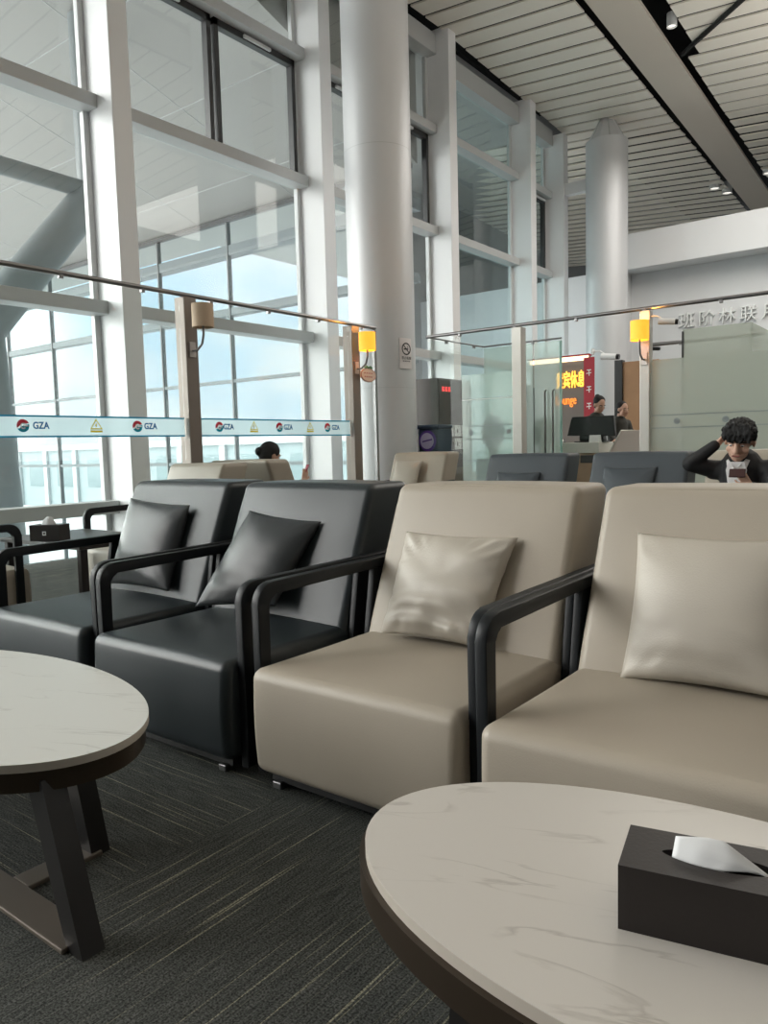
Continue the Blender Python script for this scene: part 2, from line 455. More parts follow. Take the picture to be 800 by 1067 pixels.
def art(name, polys, mats, M, loc, parent, th=.001):
    """thin flat shapes: polys = [(material index, height offset, [(x,y)...])]"""
    mb = MB()
    for mi, off, pts in polys:
        mb.mi = mi
        mb.prism(pts, off, off+th, lambda u, v, d: tuple(M @ Vector((u, v, d))))
    o = mb.build(name, mats, parent); o.location = loc
    return o
def arc(cx, cy, r, a0, a1, n=14):
    return [(cx+r*math.cos(math.radians(a0+(a1-a0)*i/n)), cy+r*math.sin(math.radians(a0+(a1-a0)*i/n))) for i in range(n+1)]

# ================================================================== THE SETTING
mb = MB(); mb.box((-8.3, -6, -.2), (9, 32, 0)); struct(mb.build('floor', carpet))

PY = [-1.76, 1.70, 5.17, 8.65, 12.16, 15.40, 17.07]           # near edge of each pillar along the window wall
PXI, PXO, PW = -7.6, -8.15, .25
for i, y in enumerate(PY):
    mb = MB(); mb.box((PXO, y, 0), (PXI, y+PW, 8.72 if i < 5 else (8.55 if i == 5 else 8.32)), .008)
    o = mb.build('trim_%d' % (i+1), pillar_white); struct(o)
    o['label'] = 'white window wall pillar, %s' % ('first', 'second', 'third', 'fourth', 'fifth', 'sixth', 'seventh')[i] + ' along the glazing'
# windows: one per bay
ZT = [.58, 2.88, 5.16, 6.98]
for i in range(6):
    y0, y1 = PY[i]+PW, PY[i+1]
    top = 8.30 if i < 4 else 8.1
    w = struct(thing('window_%d' % (i+1), None, None, (0, 0, 0)))
    gm = g_tint if i >= 4 else g_wall
    zs = [0.0]+ZT+[top]
    for a, b in zip(zs, zs[1:]):
        mb = MB(); mb.box((-8.10, y0, a+.02), (-8.085, y1, b-.02)); mb.build('pane', gm, w)
    for z in ZT:
        mb = MB(); mb.box((-8.14, y0, z-.075), (-7.88, y1, z+.075), .006); mb.build('transom', transom_grey, w)
    mb = MB(); mb.box((-8.14, y0, top-.02), (-7.86, y1, top+.33), .006); mb.build('head_rail', transom_grey, w)
    mb = MB()
    for y in (y0, y1-.07):
        mb.box((-8.135, y, 0), (-8.06, y+.07, top), .004)
    mb.build('frame', frame_white, w)
    if i in (2, 3, 5):       # opening sashes with dark frames in the row below the top lights
        z0, z1 = 5.24, 6.90; ym = (y0+y1)/2
        for a, b in ((y0+.07, ym-.03), (ym+.03, y1-.07)):
            mb = MB()
            mb.box((-8.13, a, z0), (-8.03, a+.07, z1)); mb.box((-8.13, b-.07, z0), (-8.03, b, z1))
            mb.box((-8.13, a, z0), (-8.03, b, z0+.05)); mb.box((-8.13, a, z1-.09), (-8.03, b, z1))
            sf = mb.build('sash_frame', sash_dark, w)
            mb = MB(); mb.box((-8.03, (a+b)/2-.25, z1-.075), (-7.99, (a+b)/2+.25, z1-.03), .006); mb.build('actuator', frame_white, sf)

# ceiling: metal slats under a dark void, sloping gently
def zc(X, Y): return 8.65 - .081*(X+7.6) - .05*max(0, Y-12.4)
mb = MB(); mb.mi = 0
cell = .45
BX0, BX1 = -5.2, -4.46
def slat(mb, xa, xb, ya, yb, tilt=0):
    v = []
    for dz in (0, .03):
        for (x, y, t) in ((xa, ya, 0), (xb, ya, 0), (xb, yb, tilt), (xa, yb, tilt)):
            v.append((x, y, zc(x, y)+dz+t))
    mb._add(v, [(0, 3, 2, 1), (4, 5, 6, 7), (0, 1, 5, 4), (1, 2, 6, 5), (2, 3, 7, 6), (3, 0, 4, 7)])
y = -5.9
while y < 29.5:
    far = y > 17.5
    xl = -13.0 if y > 17.4 else -7.74
    w_, tl = (.415, .045) if far else (.392, .012)
    slat(mb, xl, BX0-.17, y, y+w_, tl)
    if 12.9 < y < 15.2:
        slat(mb, BX1+.36, 9, y, y+w_, tl)              # the slats stop short around the downlight
    else:
        slat(mb, BX1+.15, 9, y, y+w_, tl)
    y += cell
mb.mi = 1
mb.box((-13.5, -6.2, 9.75), (9.2, 32.2, 9.85))
mb.box((-8.35, -6.2, 8.9), (-8.15, 17.2, 9.8))
struct(mb.build('ceiling', [slat_cream, void_black]))
mb = MB()
for a, b in ((-6, 12.4), (12.4, 30)):
    v = [(x, yy, zc(x, yy)+dz) for dz in (-.03, .03) for (x, yy) in ((BX0, a), (BX1, a), (BX1, b), (BX0, b))]
    mb._add(v, [(0, 3, 2, 1), (4, 5, 6, 7), (0, 1, 5, 4), (1, 2, 6, 5), (2, 3, 7, 6), (3, 0, 4, 7)])
o = struct(mb.build('trim_8', beam_cream)); o['label'] = 'long flat ceiling beam running between the slats'
# walls
mb = MB(); mb.box((-13, 19.0, 0), (9, 19.2, 5.45)); struct(mb.build('wall_far', wall_white))
mb = MB(); mb.box((-6.69, 18.35, 5.27), (9, 19.0, 6.10), .01); o = struct(mb.build('trim_9', wall_white)); o['label'] = 'deep white band above the far wall'
mb = MB(); mb.box((-6.78, 18.5, 0), (-6.69, 19.0, 6.10)); struct(mb.build('trim_10', wall_white))
mb = MB(); mb.box((9, -6, 0), (9.2, 32, 8)); struct(mb.build('wall_right', wall_inner))
mb = MB(); mb.box((-13, 31.8, 0), (9, 32, 9)); struct(mb.build('wall_end', wall_inner))
mb = MB(); mb.box((-8.3, -6.2, 0), (9.2, -6, 9.8)); struct(mb.build('wall_back', wall_inner))
mb = MB(); mb.box((-13.1, 17.35, 0), (-13, 32, 9)); struct(mb.build('wall_left', wall_inner))

# round columns
for cx, cy, ztop, nm in ((-6.55, 8.6, 8.6, 'near'), (-6.62, 17.2, 7.88, 'far')):
    c = thing('round_column', 'thick round grey column %s' % ('with the no-smoking plaque' if nm == 'near' else 'with a coned top beside the far wall'), 'column', (cx, cy, 0))
    mb = MB(); mb.lathe([(0, 0), (.46, 0), (.46, ztop), (0, ztop)], n=64); mb.build('shaft', column_grey, c, True)
    if nm == 'far':
        mb = MB(); mb.lathe([(0, 0), (.42, 0), (.36, .12), (.16, .50), (.12, .62), (0, .62)], (0, 0, ztop), n=12); mb.build('cone_cap', column_grey, c)
        mb = MB()
        for k in range(6):
            a = k*PI/3; mb.tube([(.40*math.cos(a), .40*math.sin(a), ztop), (.1*math.cos(a), .1*math.sin(a), ztop+.60)], .025, 6)
        mb.build('cap_rib', transom_grey, c)
    zb = 7.05
    if nm == 'far': mb = MB(); mb.box((PXI-cx-.02, -.09, zb-.13), (-.44, .09, zb+.13), .008); mb.build('tie_bar', pillar_white, c)
    if nm == 'near':
        mb = MB(); mb.lathe([(.463, 0), (.463, .004)], (0, 0, 2.0), n=64); mb.lathe([(.4605, -.004), (.4605, .004)], (0, 0, 5.2), n=64); mb.build('joint_line', transom_grey, c, True)

# ---- outside: apron, canopy soffit, glazed corridor, steel strut, terminal block
mb = MB(); mb.box((-900, -400, -4.8), (-8.4, 900, -4.5)); o = struct(mb.build('ground', concrete_pale))
mb = MB()
zs_ = lambda yy: 6.42+(12.05-yy)*.30
mb.prism([(1.5, zs_(1.5)), (12.05, 6.42), (12.05, 9.2), (1.5, 10.2)], -32, -8.25, lambda u, v, d: (d, u, v))
mb.box((-60, 12.05, 8.6), (-8.25, 18.9, 9.2)); mb.box((-21.7, 18.9, 8.6), (-8.25, 60, 9.2))
# shallow joints between soffit panels
mb.mi = 1
for k in range(1, 6):
    yy = 1.5+k*1.9; mb.box((-32, yy-.008, zs_(yy)-.008), (-8.3, yy+.008, zs_(yy)+.008))
for k in range(1, 8): 
    xx = -8.2-k*3.1; mb.prism([(1.5, zs_(1.5)-.006), (12.05, 6.414), (12.05, 6.43), (1.5, zs_(1.5)+.01)], xx-.008, xx+.008, lambda u, v, d: (d, u, v))
struct(mb.build('exterior_canopy_soffit', [soffit_grey, transom_grey]))
CY = 11.9
w = struct(thing('window_7', None, None))
for k in range(7):
    x1 = -8.3-k*2.55; x0 = x1-2.55
    mb = MB(); mb.box((x0+.02, CY-.006, -4.5), (x1-.02, CY+.006, 6.40)); mb.build('pane', g_corr, w)
    mb = MB(); mb.box((x0-.022, CY-.02, -4.5), (x0+.022, CY+.09, 6.40)); mb.build('mullion', corridor_grey, w)
for z, h, d in ((5.72, .22, .3), (4.36, .16, .25), (2.80, .07, .12), (.9, .08, .12)):
    mb = MB(); mb.box((-26.2, CY, z-h/2), (-8.3, CY+d, z+h/2)); mb.build('transom', corridor_grey, w)
mb = MB(); mb.box((-26.2, CY-.05, 6.33), (-8.3, CY+.05, 6.42)); mb.build('head_rail', sash_dark, w)
st = thing('steel_strut', 'grey raking tubular steel prop under the canopy outside the glazing', 'strut')
mb = MB(); mb.tube([(-11, 5.20, -4.5), (-11, 5.12, 3.3)], [.55, .34], 24); mb.build('post', steel_paint, st, True)
mb = MB(); mb.tube([(-11, 5.12, 2.9), (-11, 7.0, 5.2)], [.30, .27], 24); mb.build('raking_arm', steel_paint, st, True)
mb = MB(); mb.tube([(-11, 7.02, 5.1), (-11, 7.02, 7.9)], [.2, .2], 16); mb.build('stub', steel_paint, st, True)
mb = MB(); mb.tube([(-11, 2.0, 5.38), (-11, 7.0, 5.3)], .13, 16); mb.build('tie_pipe', steel_paint, st, True)
bl = thing('terminal_building', 'long pale terminal building with a white parapet seen through the glazing', 'building')
mb = MB(); mb.box((-150, 45, -4.5), (-14, 60, 1.75)); mb.build('wall', facade_pale, bl)
mb = MB(); mb.box((-150.2, 44.6, 1.75), (-13.8, 60.2, 2.35)); mb.build('parapet', facade_white, bl)
for k in range(22):
    x = -146+k*6
    mb = MB(); mb.box((x, 44.9, -2.2), (x+3.6, 45.05, .9)); f = mb.build('window', facade_glass, bl)
for k in range(23):
    mb = MB(); mb.box((-148.6+k*6, 44.75, -4.5), (-147.9+k*6, 45, 1.75)); mb.build('pilaster', facade_white, bl)

# ================================================================== ARMCHAIRS
CW = .43            # half width of the seat
def recline(p):
    q = Vector(p); q.y += (p.z-.44)*.40
    return q
def seat_fn(p):
    q = Vector(p)
    if p.z > .3:
        u = p.x/CW; v = (p.y-.38)/.4
        q.z += .012*(1-u*u)*max(0, 1-v*v) + .004*math.sin(7*p.x+3*p.y)*max(0, 1-v*v)
    k = (p.z-.06)/.37
    q.x *= 1+.012*k                                       # the front widens a touch upward
    q.y -= .010*math.sin(PI*max(0, min(1, k)))*max(0, 1-p.y*4)
    return q
def back_fn(p):
    q = recline(p)
    u = p.x/CW; t = (p.z-.44)/.58
    f = max(0, (1.0-abs(p.y-.62)*4))
    q.y -= .022*(1-u*u)*max(0, 1-(2*t-1)**2)*f
    q.x *= 1-.02*max(0, t)
    q.z -= .005*u*u*max(0, t)
    return q
chair_mesh = {}
def make_chair(leather, key, label, group=None):
    t = thing('armchair', label, 'armchair', (0, 0, 0), 0, group)
    mb = MB(); mb.block(-CW, CW, 0, .80, .055, .432, .040, 4, 10, seat_fn); mb.build('seat', leather, t, 'all')
    mb = MB(); mb.block(-CW, CW, .66, .95, .10, 1.04, .036, 4, 10, back_fn); b = mb.build('backrest', leather, t, 'all')
    # piped seam round the front of the backrest
    pts = []
    for x, z in [(-.420, .46), (-.420, .7), (-.420, .95), (-.410, 1.005), (-.37, 1.026), (-.2, 1.030), (0, 1.031), (.2, 1.030), (.37, 1.026), (.405, 1.012)]:
        pts.append(back_fn(Vector((x, .672, z))))
    mb = MB(); mb.tube(pts, .0022, 6); mb.build('piping', leather, b, True)
    mb = MB(); mb.box((-.39, .05, .02), (.39, 1.05, .06)); mb.build('plinth', plinth_black, t)
    for x in (-.37, .33):
        for y in (.03, .98):
            mb = MB(); mb.box((x, y, 0), (x+.04, y+.04, .026), .004); mb.build('foot', foot_metal, t)
    # arm: bent flat bar, upright in front, level on top, let into the backrest
    def arm_outline():
        R, th, yf, zt, yb = .075, .046, .055, .722, .98
        out = [(yf, .03)] + [(yf+R-R*math.cos(a), zt-R+R*math.sin(a)) for a in [i*PI/2/8 for i in range(9)]] + [(yb, zt+.012)]
        r = .035; y2, z2 = yf+.052, zt-th
        inn = [(yb, z2+.012)] + [(y2+r-r*math.cos(a), z2-r+r*math.sin(a)) for a in [PI/2-i*PI/2/5 for i in range(6)]] + [(y2, .03)]
        return out+inn
    for s in (-1, 1):
        x0 = s*(CW+.002); x1 = s*(CW+.040)
        mb = MB(); mb.prism(arm_outline(), min(x0, x1), max(x0, x1), lambda u, v, d: (d, u, v), .006)
        mb.prism([(.62, .04), (.84, .04), (.955, .70), (.735, .70)], min(x0, x1)+.004, max(x0, x1)-.004, lambda u, v, d: (d, u, v), .004); mb.build('armrest', black_lacquer, t, True)
    # (each arm stands on a raked rear leg beside the backrest)
    return t
ROW = 1.765
FRONT = [  # centre x, front y
    (-.61, ROW-.01, beige_leather), (-1.555, ROW+.02, beige_leather), (-2.535, ROW+.01, black_leather), (-3.515, ROW+.03, black_leather)]
lab = ['beige leather armchair nearest the marble table with the brown tissue box',
       'beige leather armchair standing beside the black armchairs',
       'black leather armchair standing next to the beige armchairs',
       'black leather armchair at the window end of the front row']
b0 = make_chair(beige_leather, 'b', lab[0], 'armchairs in the front row'); b0.location = (*FRONT[0][:2], 0)
b1 = copy_tree(b0); b1.location = (*FRONT[1][:2], 0); b1['label'] = lab[1]
k0 = make_chair(black_leather, 'k', lab[2], 'armchairs in the front row'); k0.location = (*FRONT[2][:2], 0)
k1 = copy_tree(k0); k1.location = (*FRONT[3][:2], 0); k1['label'] = lab[3]
g0 = make_chair(slate_leather, 's', 'slate grey leather armchair in front of the frosted glass', 'armchairs in the rear row')
g0.location = (-3.33, 5.72, 0); g0.scale = (1, 1, 1.06)
g1 = copy_tree(g0); g1.location = (-2.26, 5.72, 0); g1['label'] = 'slate grey leather armchair beside the seated man in the dark suit'
def more(src, loc, rz, sc, label, group):
    c = copy_tree(src); c.location = loc; c.rotation_euler = (0, 0, rz); c.scale = sc; c['label'] = label; c['group'] = group
    return c
more(b0, (-1.28, 5.75, 0), 0, (1, 1, 1.06), 'beige leather armchair under the man in the dark suit', 'armchairs in the rear row')
more(b0, (-5.20, 6.62, 0), 0, (.92, 1, 1.085), 'beige leather armchair with a cushion in front of the round column', 'armchairs in the rear row')
more(b0, (-5.27, 3.32, 0), 0, (.86, 1, 1.06), 'beige leather armchair by the window, its back to the seated woman', 'armchairs by the window')
more(b0, (-5.30, 5.90, 0), PI, (.92, 1, 1.075), 'beige leather armchair holding the woman at the window', 'armchairs by the window')
more(b0, (-5.30, 2.56, 0), PI, (.74, 1, 1.05), 'beige leather armchair facing the dark side table', 'armchairs by the window')

# ================================================================== CUSHIONS
def cushion(corners, thick, material, label, seed, wr=.006, parent=None):
    """corners: bottom-left, bottom-right, top-right, top-left of the middle surface"""
    rnd = random.Random(seed)
    A, B, Cc, D = [Vector(c) for c in corners]
    nrm = (B-A).cross(D-A).normalized()          # towards the viewer side
    N = 28; ctr = (A+B+Cc+D)/4
    ph = [rnd.uniform(0, 6.28) for _ in range(8)]
    def mid(u, v):
        pu = u*(1-.055*(1-v*v)) ; pv = v*(1-.05*(1-u*u))
        a, b = (pu+1)/2, (pv+1)/2
        return A*(1-a)*(1-b)+B*a*(1-b)+Cc*a*b+D*(1-a)*b
    def th(u, v, s):
        e = max(0, (1-abs(u)**2.4))*max(0, (1-abs(v)**2.4))
        h = thick*.5*e**.52
        r = math.hypot(u, v); a = math.atan2(v, u)
        edge = min(1, max(0, 1-max(abs(u), abs(v)))*6)
        h += wr*edge*(math.sin(7*a+ph[0]+2*u)*r**1.5*.30 + math.sin(5*v+7*u*v+ph[1])*.30 + math.sin(17*v+2.5*u*u+1.5*u+ph[2])*max(0, -v+.1)*.75 + math.sin(26*a+ph[3])*max(0, r-.6)*.8)
        return h
    mb = MB(); G = {}
    for s in (1, -1):
        for i in range(N+1):
            for j in range(N+1):
                u, v = -1+2*i/N, -1+2*j/N
                u = math.sin(u*PI/2)*.35+u*.65; v = math.sin(v*PI/2)*.35+v*.65
                rim = i in (0, N) or j in (0, N)
                if rim and s == -1: continue
                G[s, i, j] = mb.bm.verts.new(mid(u, v) + (nrm*s*th(u, v, s) if not rim else Vector()))
    g = lambda s, i, j: G[(1, i, j)] if (i in (0, N) or j in (0, N)) else G[s, i, j]
    for s in (1, -1):
        for i in range(N):
            for j in range(N):
                q = [g(s, i, j), g(s, i+1, j), g(s, i+1, j+1), g(s, i, j+1)]
                mb.bm.faces.new(q if s == 1 else q[::-1])
    o = mb.build('cushion', material, parent, 'all', origin=ctr)
    tag(o, label, 'cushion', 'loose cushions on the armchairs')
    return o
cushion([(-1.855, 2.37, .452), (-1.385, 2.37, .455), (-1.335, 2.57, .845), (-1.855, 2.57, .845)], .15, cushion_beige, 'square beige cushion with creases beside the black armrest', 3, .019)
cushion([(-.865, 2.36, .436), (-.37, 2.36, .45), (-.37, 2.58, .885), (-.885, 2.58, .885)], .16, cushion_beige, 'smooth beige cushion on the armchair nearest the tissue box', 5, .006)
cushion([(-2.93, 2.30, .455), (-2.44, 2.36, .50), (-2.345, 2.58, .865), (-2.80, 2.56, .905)], .14, cushion_black, 'black cushion leaning askew on the middle black armchair', 8, .003)
cushion([(-3.80, 2.40, .475), (-3.29, 2.42, .475), (-3.31, 2.60, .915), (-3.85, 2.60, .945)], .14, cushion_black, 'black cushion with pinched ears on the window end armchair', 9, .004)
cushion([(-5.47, 7.22, .62), (-5.09, 7.22, .62), (-5.09, 7.40, 1.03), (-5.47, 7.40, 1.03)], .13, cushion_beige, 'beige cushion on the armchair before the round column', 11, .006)
cushion([(-3.60, 6.35, .50), (-3.15, 6.35, .50), (-3.15, 6.52, .93), (-3.60, 6.52, .93)], .13, slate_leather, 'grey cushion on the slate armchair before the frosted glass', 12)
cushion([(-2.55, 6.35, .50), (-2.08, 6.35, .50), (-2.08, 6.55, .97), (-2.55, 6.55, .97)], .13, slate_leather, 'grey cushion on the slate armchair beside the seated man', 13)

# ================================================================== COFFEE TABLES
def ellipse(a, b, n=96): return [(a*math.cos(2*PI*i/n), b*math.sin(2*PI*i/n)) for i in range(n)]
def coffee_table(loc, a, b, stone, inset, legs, label):
    t = thing('coffee_table', label, 'coffee table', loc, 0, 'oval marble coffee tables')
    mb = MB()
    mb.prism(ellipse(a, b), .428, .45, lambda u, v, d: (u, v, d), .002)
    for f in mb.bm.faces: f.material_index = 0 if abs(f.normal.z) > .6 or f.calc_center_median().z > .4495 else 1
    top = mb.build('tabletop', [stone, stone_edge], t)
    mb = MB(); ao, bo = a-inset, b-inset
    n = 96; O = ellipse(ao, bo, n); I = ellipse(ao-.02, bo-.02, n)
    vs, _ = mb._add([(x, y, z) for z in (.372, .4275) for P in (O, I) for x, y in P], [])
    for i in range(n):
        j = (i+1) % n
        for q in ((i, j, 2*n+j, 2*n+i), (n+j, n+i, 3*n+i, 3*n+j), (j, i, n+i, n+j), (2*n+i, 2*n+j, 3*n+j, 3*n+i)):
            mb.bm.faces.new([vs[k] for k in q])
    mb.build('rim', bronze, t, True)
    mb = MB(); mb.prism(ellipse(ao-.02, bo-.02), .41, .4275, lambda u, v, d: (u, v, d)); mb.build('underside', plinth_black, t)
    for s in (-1, 1):
        for top_p, bot_p in legs:
            mb = MB(); hx = .034; hy = .030
            (tx, ty), (bx, by) = top_p, bot_p
            v = [(s*(bx-hx), by-hy, 0), (s*(bx+hx), by-hy, 0), (s*(bx+hx), by+hy, 0), (s*(bx-hx), by+hy, 0),
                 (s*(tx-hx-.012), ty-hy, .4), (s*(tx+hx), ty-hy, .4), (s*(tx+hx), ty+hy, .4), (s*(tx-hx-.012), ty+hy, .4)]
            mb._add(v, [(0, 3, 2, 1), (4, 5, 6, 7), (0, 1, 5, 4), (1, 2, 6, 5), (2, 3, 7, 6), (3, 0, 4, 7)])
            mb.build('leg', leg_black, t)
    bx, by = legs[0][1]; fx, fy = legs[1][1]
    mb = MB()
    mb.box((-bx+.03, by-.046, 0), (bx-.03, by+.046, .014), .003)
    mb.build('foot_bar', bar_taupe, t)
    for s in (-1, 1):
        mb = MB(); x = s*fx; mb.box((x-.042, by+.046, 0), (x+.042, fy, .014), .003); mb.build('foot_bar', bar_taupe, t)
    return t
coffee_table((-2.52, 1.054, 0), .795, .400, marble_cool, .012, (((.70, -.115), (.86, -.125)), ((.40, .12), (.455, .15))), 'oval marble coffee table with black slanted legs before the black armchairs')
coffee_table((-.29, 1.217, 0), .655, .358, marble_warm, -.012, (((.27, -.27), (.31, -.285)), ((.22, .20), (.26, .23))), 'oval marble coffee table carrying the brown leather tissue box')

# ================================================================== TISSUE BOXES
def tissue_box(loc, rz, L, D, H, label, slot=True):
    t = thing('tissue_box', label, 'tissue box', loc, rz)
    # shell with a pointed-oval opening in the lid
    mb = MB(); n = 48
    hole = []
    for i in range(n):
        a = 2*PI*i/n; hole.append((.30*L*math.cos(a), .19*D*math.sin(a)*(1-.35*abs(math.cos(a))**3)))
    rect = []
    for (x, y) in hole:
        k = min((L/2)/max(1e-9, abs(x)), (D/2)/max(1e-9, abs(y))); rect.append((x*k, y*k))
    for cx_, cy_ in ((L/2, D/2), (-L/2, D/2), (-L/2, -D/2), (L/2, -D/2)):
        i_ = min(range(n), key=lambda i: (rect[i][0]-cx_)**2+(rect[i][1]-cy_)**2); rect[i_] = (cx_, cy_)
    vo = [mb.bm.verts.new((x, y, H)) for x, y in rect]; vi = [mb.bm.verts.new((x, y, H)) for x, y in hole]
    vb = [mb.bm.verts.new((x, y, 0)) for x, y in rect]; vd = [mb.bm.verts.new((x, y, H-.012)) for x, y in hole]
    for i in range(n):
        j = (i+1) % n
        mb.bm.faces.new((vo[i], vo[j], vi[j], vi[i])); mb.bm.faces.new((vb[i], vb[j], vo[j], vo[i])); mb.bm.faces.new((vi[i], vi[j], vd[j], vd[i]))
    mb.bm.faces.new(vb[::-1])
    for (sx, sy) in ((1, 1), (1, -1), (-1, 1), (-1, -1)): pass
    mb.build('box', box_leather, t, False)
    mb = MB(); mb.box((-L/2+.01, -D/2+.01, H-.06), (L/2-.01, D/2-.01, H-.045)); mb.build('inner_stack', tissue_white, t)
    return t
BL, BD, BH = .285, .135, .103
bt = tissue_box((-.277, 1.185, .45), math.radians(11.5), BL, BD, BH, 'long brown leather tissue box on the warm marble table')
def sheet(name, pts, faces, parent, sub=2):
    mb = MB(); mb._add(pts, faces); o = mb.build(name, tissue_white, None, 'all')
    sd = o.modifiers.new('d', 'SOLIDIFY'); sd.thickness = .0012
    ss = o.modifiers.new('s', 'SUBSURF'); ss.levels = sub; ss.subdivision_type = 'SIMPLE'
    me = evaluated_mesh(o); o.modifiers.clear(); o.data = me; o.parent = parent
    return o
z = BH
sheet('tissue', [(-.072, -.012, z-.014), (-.066, .006, z+.026), (-.02, .004, z+.034), (.004, .002, z+.034), (.082, -.008, z-.012), (.05, -.012, z+.002), (.0, -.022, z-.002), (-.04, -.019, z-.008), (-.028, -.012, z+.018), (.02, -.015, z+.012)],
      [(0, 7, 8, 1), (1, 8, 2), (8, 9, 3, 2), (7, 6, 9, 8), (6, 5, 9), (9, 5, 4, 3)], bt)
sheet('tissue', [(-.07, .012, z-.012), (-.05, .016, z+.016), (.01, .018, z+.020), (.07, .004, z-.01), (-.03, .008, z+.018), (.02, .006, z+.014)],
      [(0, 4, 1), (4, 5, 2, 1), (5, 3, 2), (0, 3, 5, 4)], bt)

# small dark table by the window with the second tissue box
t = thing('side_table', 'dark square-edged table by the window behind the black armchair', 'table', (-5.0, 2.96, 0))
mb = MB(); mb.box((-.52, -.33, .59), (.52, .33, .62), .004); mb.build('tabletop', dark_wood, t)
for x in (-.50, .45):
    for y in (-.31, .26):
        mb = MB(); mb.box((x, y, 0), (x+.05, y+.05, .59), .004); mb.build('leg', dark_wood, t)
wb = tissue_box((-4.99, 2.72, .62), math.radians(28), .22, .13, .11, 'dark tissue box with a pale square emblem on the window table')
sheet('tissue', [(-.06, -.01, .10), (-.05, .0, .135), (-.01, .0, .165), (.02, .005, .16), (.065, -.005, .10), (.0, -.025, .105), (0, -.012, .15)], [(0, 5, 6, 1), (1, 6, 2), (6, 3, 2), (5, 4, 3, 6)], wb)
art('emblem', [(0, .0, [(-.014, .040), (.014, .040), (.014, .068), (-.014, .068)]), (1, .001, [(-.006, .048), (.006, .048), (.006, .060), (-.006, .060)])], [letter_pale, box_leather], UY, (0, -.0655, 0), wb)

# ================================================================== GLASS PARTITIONS
PXP = -5.8
ZR = 2.655
def post(x, y, label, material, s=.07):
    o = MB().box((x-s, y-s, 0), (x+s, y+s, ZR-.03), .006).build('partition_post', material, None, origin=(x, y, 0))
    return tag(o, label, 'post', 'partition posts')
P1, P2 = 4.61, 7.01
post(PXP, P1, 'taupe partition post carrying the unlit wall lamp', post_taupe)
post(PXP, P2, 'taupe partition post carrying the lit lamp by the round column', post_taupe)
post(-4.43, 8.6, 'pale steel partition post beside the frosted panel', post_pale, .065)
post(-2.86, 8.6, 'pale steel partition post carrying the lit lamp by the far room', post_pale, .055)
post(-1.28, 8.6, 'pale steel partition post outside the picture edge', post_pale, .055)
o = MB().box((PXP-.02, 7.43, 0), (PXP+.02, 7.47, ZR-.03), .004).build('partition_post', rail_steel, None, origin=(PXP, 7.45, 0))
tag(o, 'thin dark steel end post in front of the round column', 'post', 'partition posts')
def rail(pts, label, r=.022):
    t = thing('partition_rail', label, 'rail', pts[0])
    o0 = Vector(pts[0]); loc = [Vector(p)-o0 for p in pts]
    MB().tube(loc, r, 12).build('tube', rail_steel, t, True)
    d = loc[-1]-loc[0]; n = int(d.length/.75)
    for i in range(1, n+1):
        p = loc[0]+d*((i-.35)/n)
        MB().box((p.x-.018, p.y-.018, p.z-.045), (p.x+.018, p.y+.018, p.z+.006), .004).build('clamp', rail_steel, t)
    return t
rail([(PXP, .6, ZR), (PXP, 7.47, ZR)], 'dark steel rail over the banded glass by the window')
rail([(PXP, 8.6, ZR), (-1.0, 8.6, ZR)], 'steel rail over the cross partition behind the slate armchairs')
rail([(PXP, 8.6, ZR), (PXP, 10.1, ZR)], 'short steel rail over the clear glass beside the round column', .012)
rail([(PXP, 10.1, ZR), (-4.54, 10.1, ZR)], 'steel rail over the frosted glass door', .012)
rail([(-4.0, 11.9, ZR), (-2.3, 11.9, ZR+.0)], 'white steel rail behind the lit lamp of the far room', .03)
def panel(a, b, label, material, z0=.05, z1=ZR-.03, th=.006):
    (x0, y0), (x1, y1) = a, b
    t = thing('glass_panel', label, 'glass panel', ((x0+x1)/2, (y0+y1)/2, 0), 0, 'glass partition panels')
    cx, cy = (x0+x1)/2, (y0+y1)/2
    dx, dy = (th, 0) if abs(y1-y0) > abs(x1-x0) else (0, th)
    MB().box((min(x0, x1)-cx-dx, min(y0, y1)-cy-dy, z0), (max(x0, x1)-cx+dx, max(y0, y1)-cy+dy, z1)).build('glass', material, t)
    MB().box((min(x0, x1)-cx-dx*3, min(y0, y1)-cy-dy*3, 0), (max(x0, x1)-cx+dx*3, max(y0, y1)-cy+dy*3, z0)).build('bottom_channel', rail_steel, t)
    return t
pa = panel((PXP, .6), (PXP, P1-.075), 'clear glass panel with blue band left of the unlit lamp post', g_part)
pb = panel((PXP, P1+.075), (PXP, P2-.075), 'clear glass panel with blue band between the two lamp posts', g_part)
pc = panel((PXP, P2+.075), (PXP, 7.43), 'narrow glass panel in front of the round column', g_part)
pd = panel((PXP, 8.66), (PXP, 10.1), 'clear glass panel beside the brown cabinet', g_part)
pe = panel((-5.74, 8.6), (-5.27, 8.6), 'clear glass panel in front of the brown cabinet', g_part)
pf = panel((-5.26, 8.6), (-4.50, 8.6), 'frosted green glass panel left of the pale post', g_frost, .05, 2.10)
pf2 = panel((-2.80, 8.6), (-1.34, 8.6), 'frosted grey glass panel behind the man in the dark suit', g_frost2, .05, 2.08)
ph_ = panel((-5.78, 10.1), (-4.98, 10.1), 'frosted glass panel of the rear screen beside the cabinet', g_frost)
pdr = panel((-4.96, 10.1), (-4.54, 10.1), 'frosted green glass door with a tall pull handle', g_frost)
MB().tube([(.10, -.02, .95), (.10, -.06, .97), (.10, -.06, 1.92), (.10, -.02, 1.94)], .014, 8).build('pull_handle', rail_steel, pdr, True)
MB().tube([(-.02, -.02, .95), (-.02, -.06, .97), (-.02, -.06, 1.92), (-.02, -.02, 1.94)], .014, 8).build('pull_handle', rail_steel, pdr, True)
MB().box((.185, -.012, .05), (.21, .012, 2.62)).build('door_edge', g_edge, pdr)
pr = panel((-2.98, 10.4), (-2.16, 10.4), 'frosted glass front of the far meeting room', g_frost2)
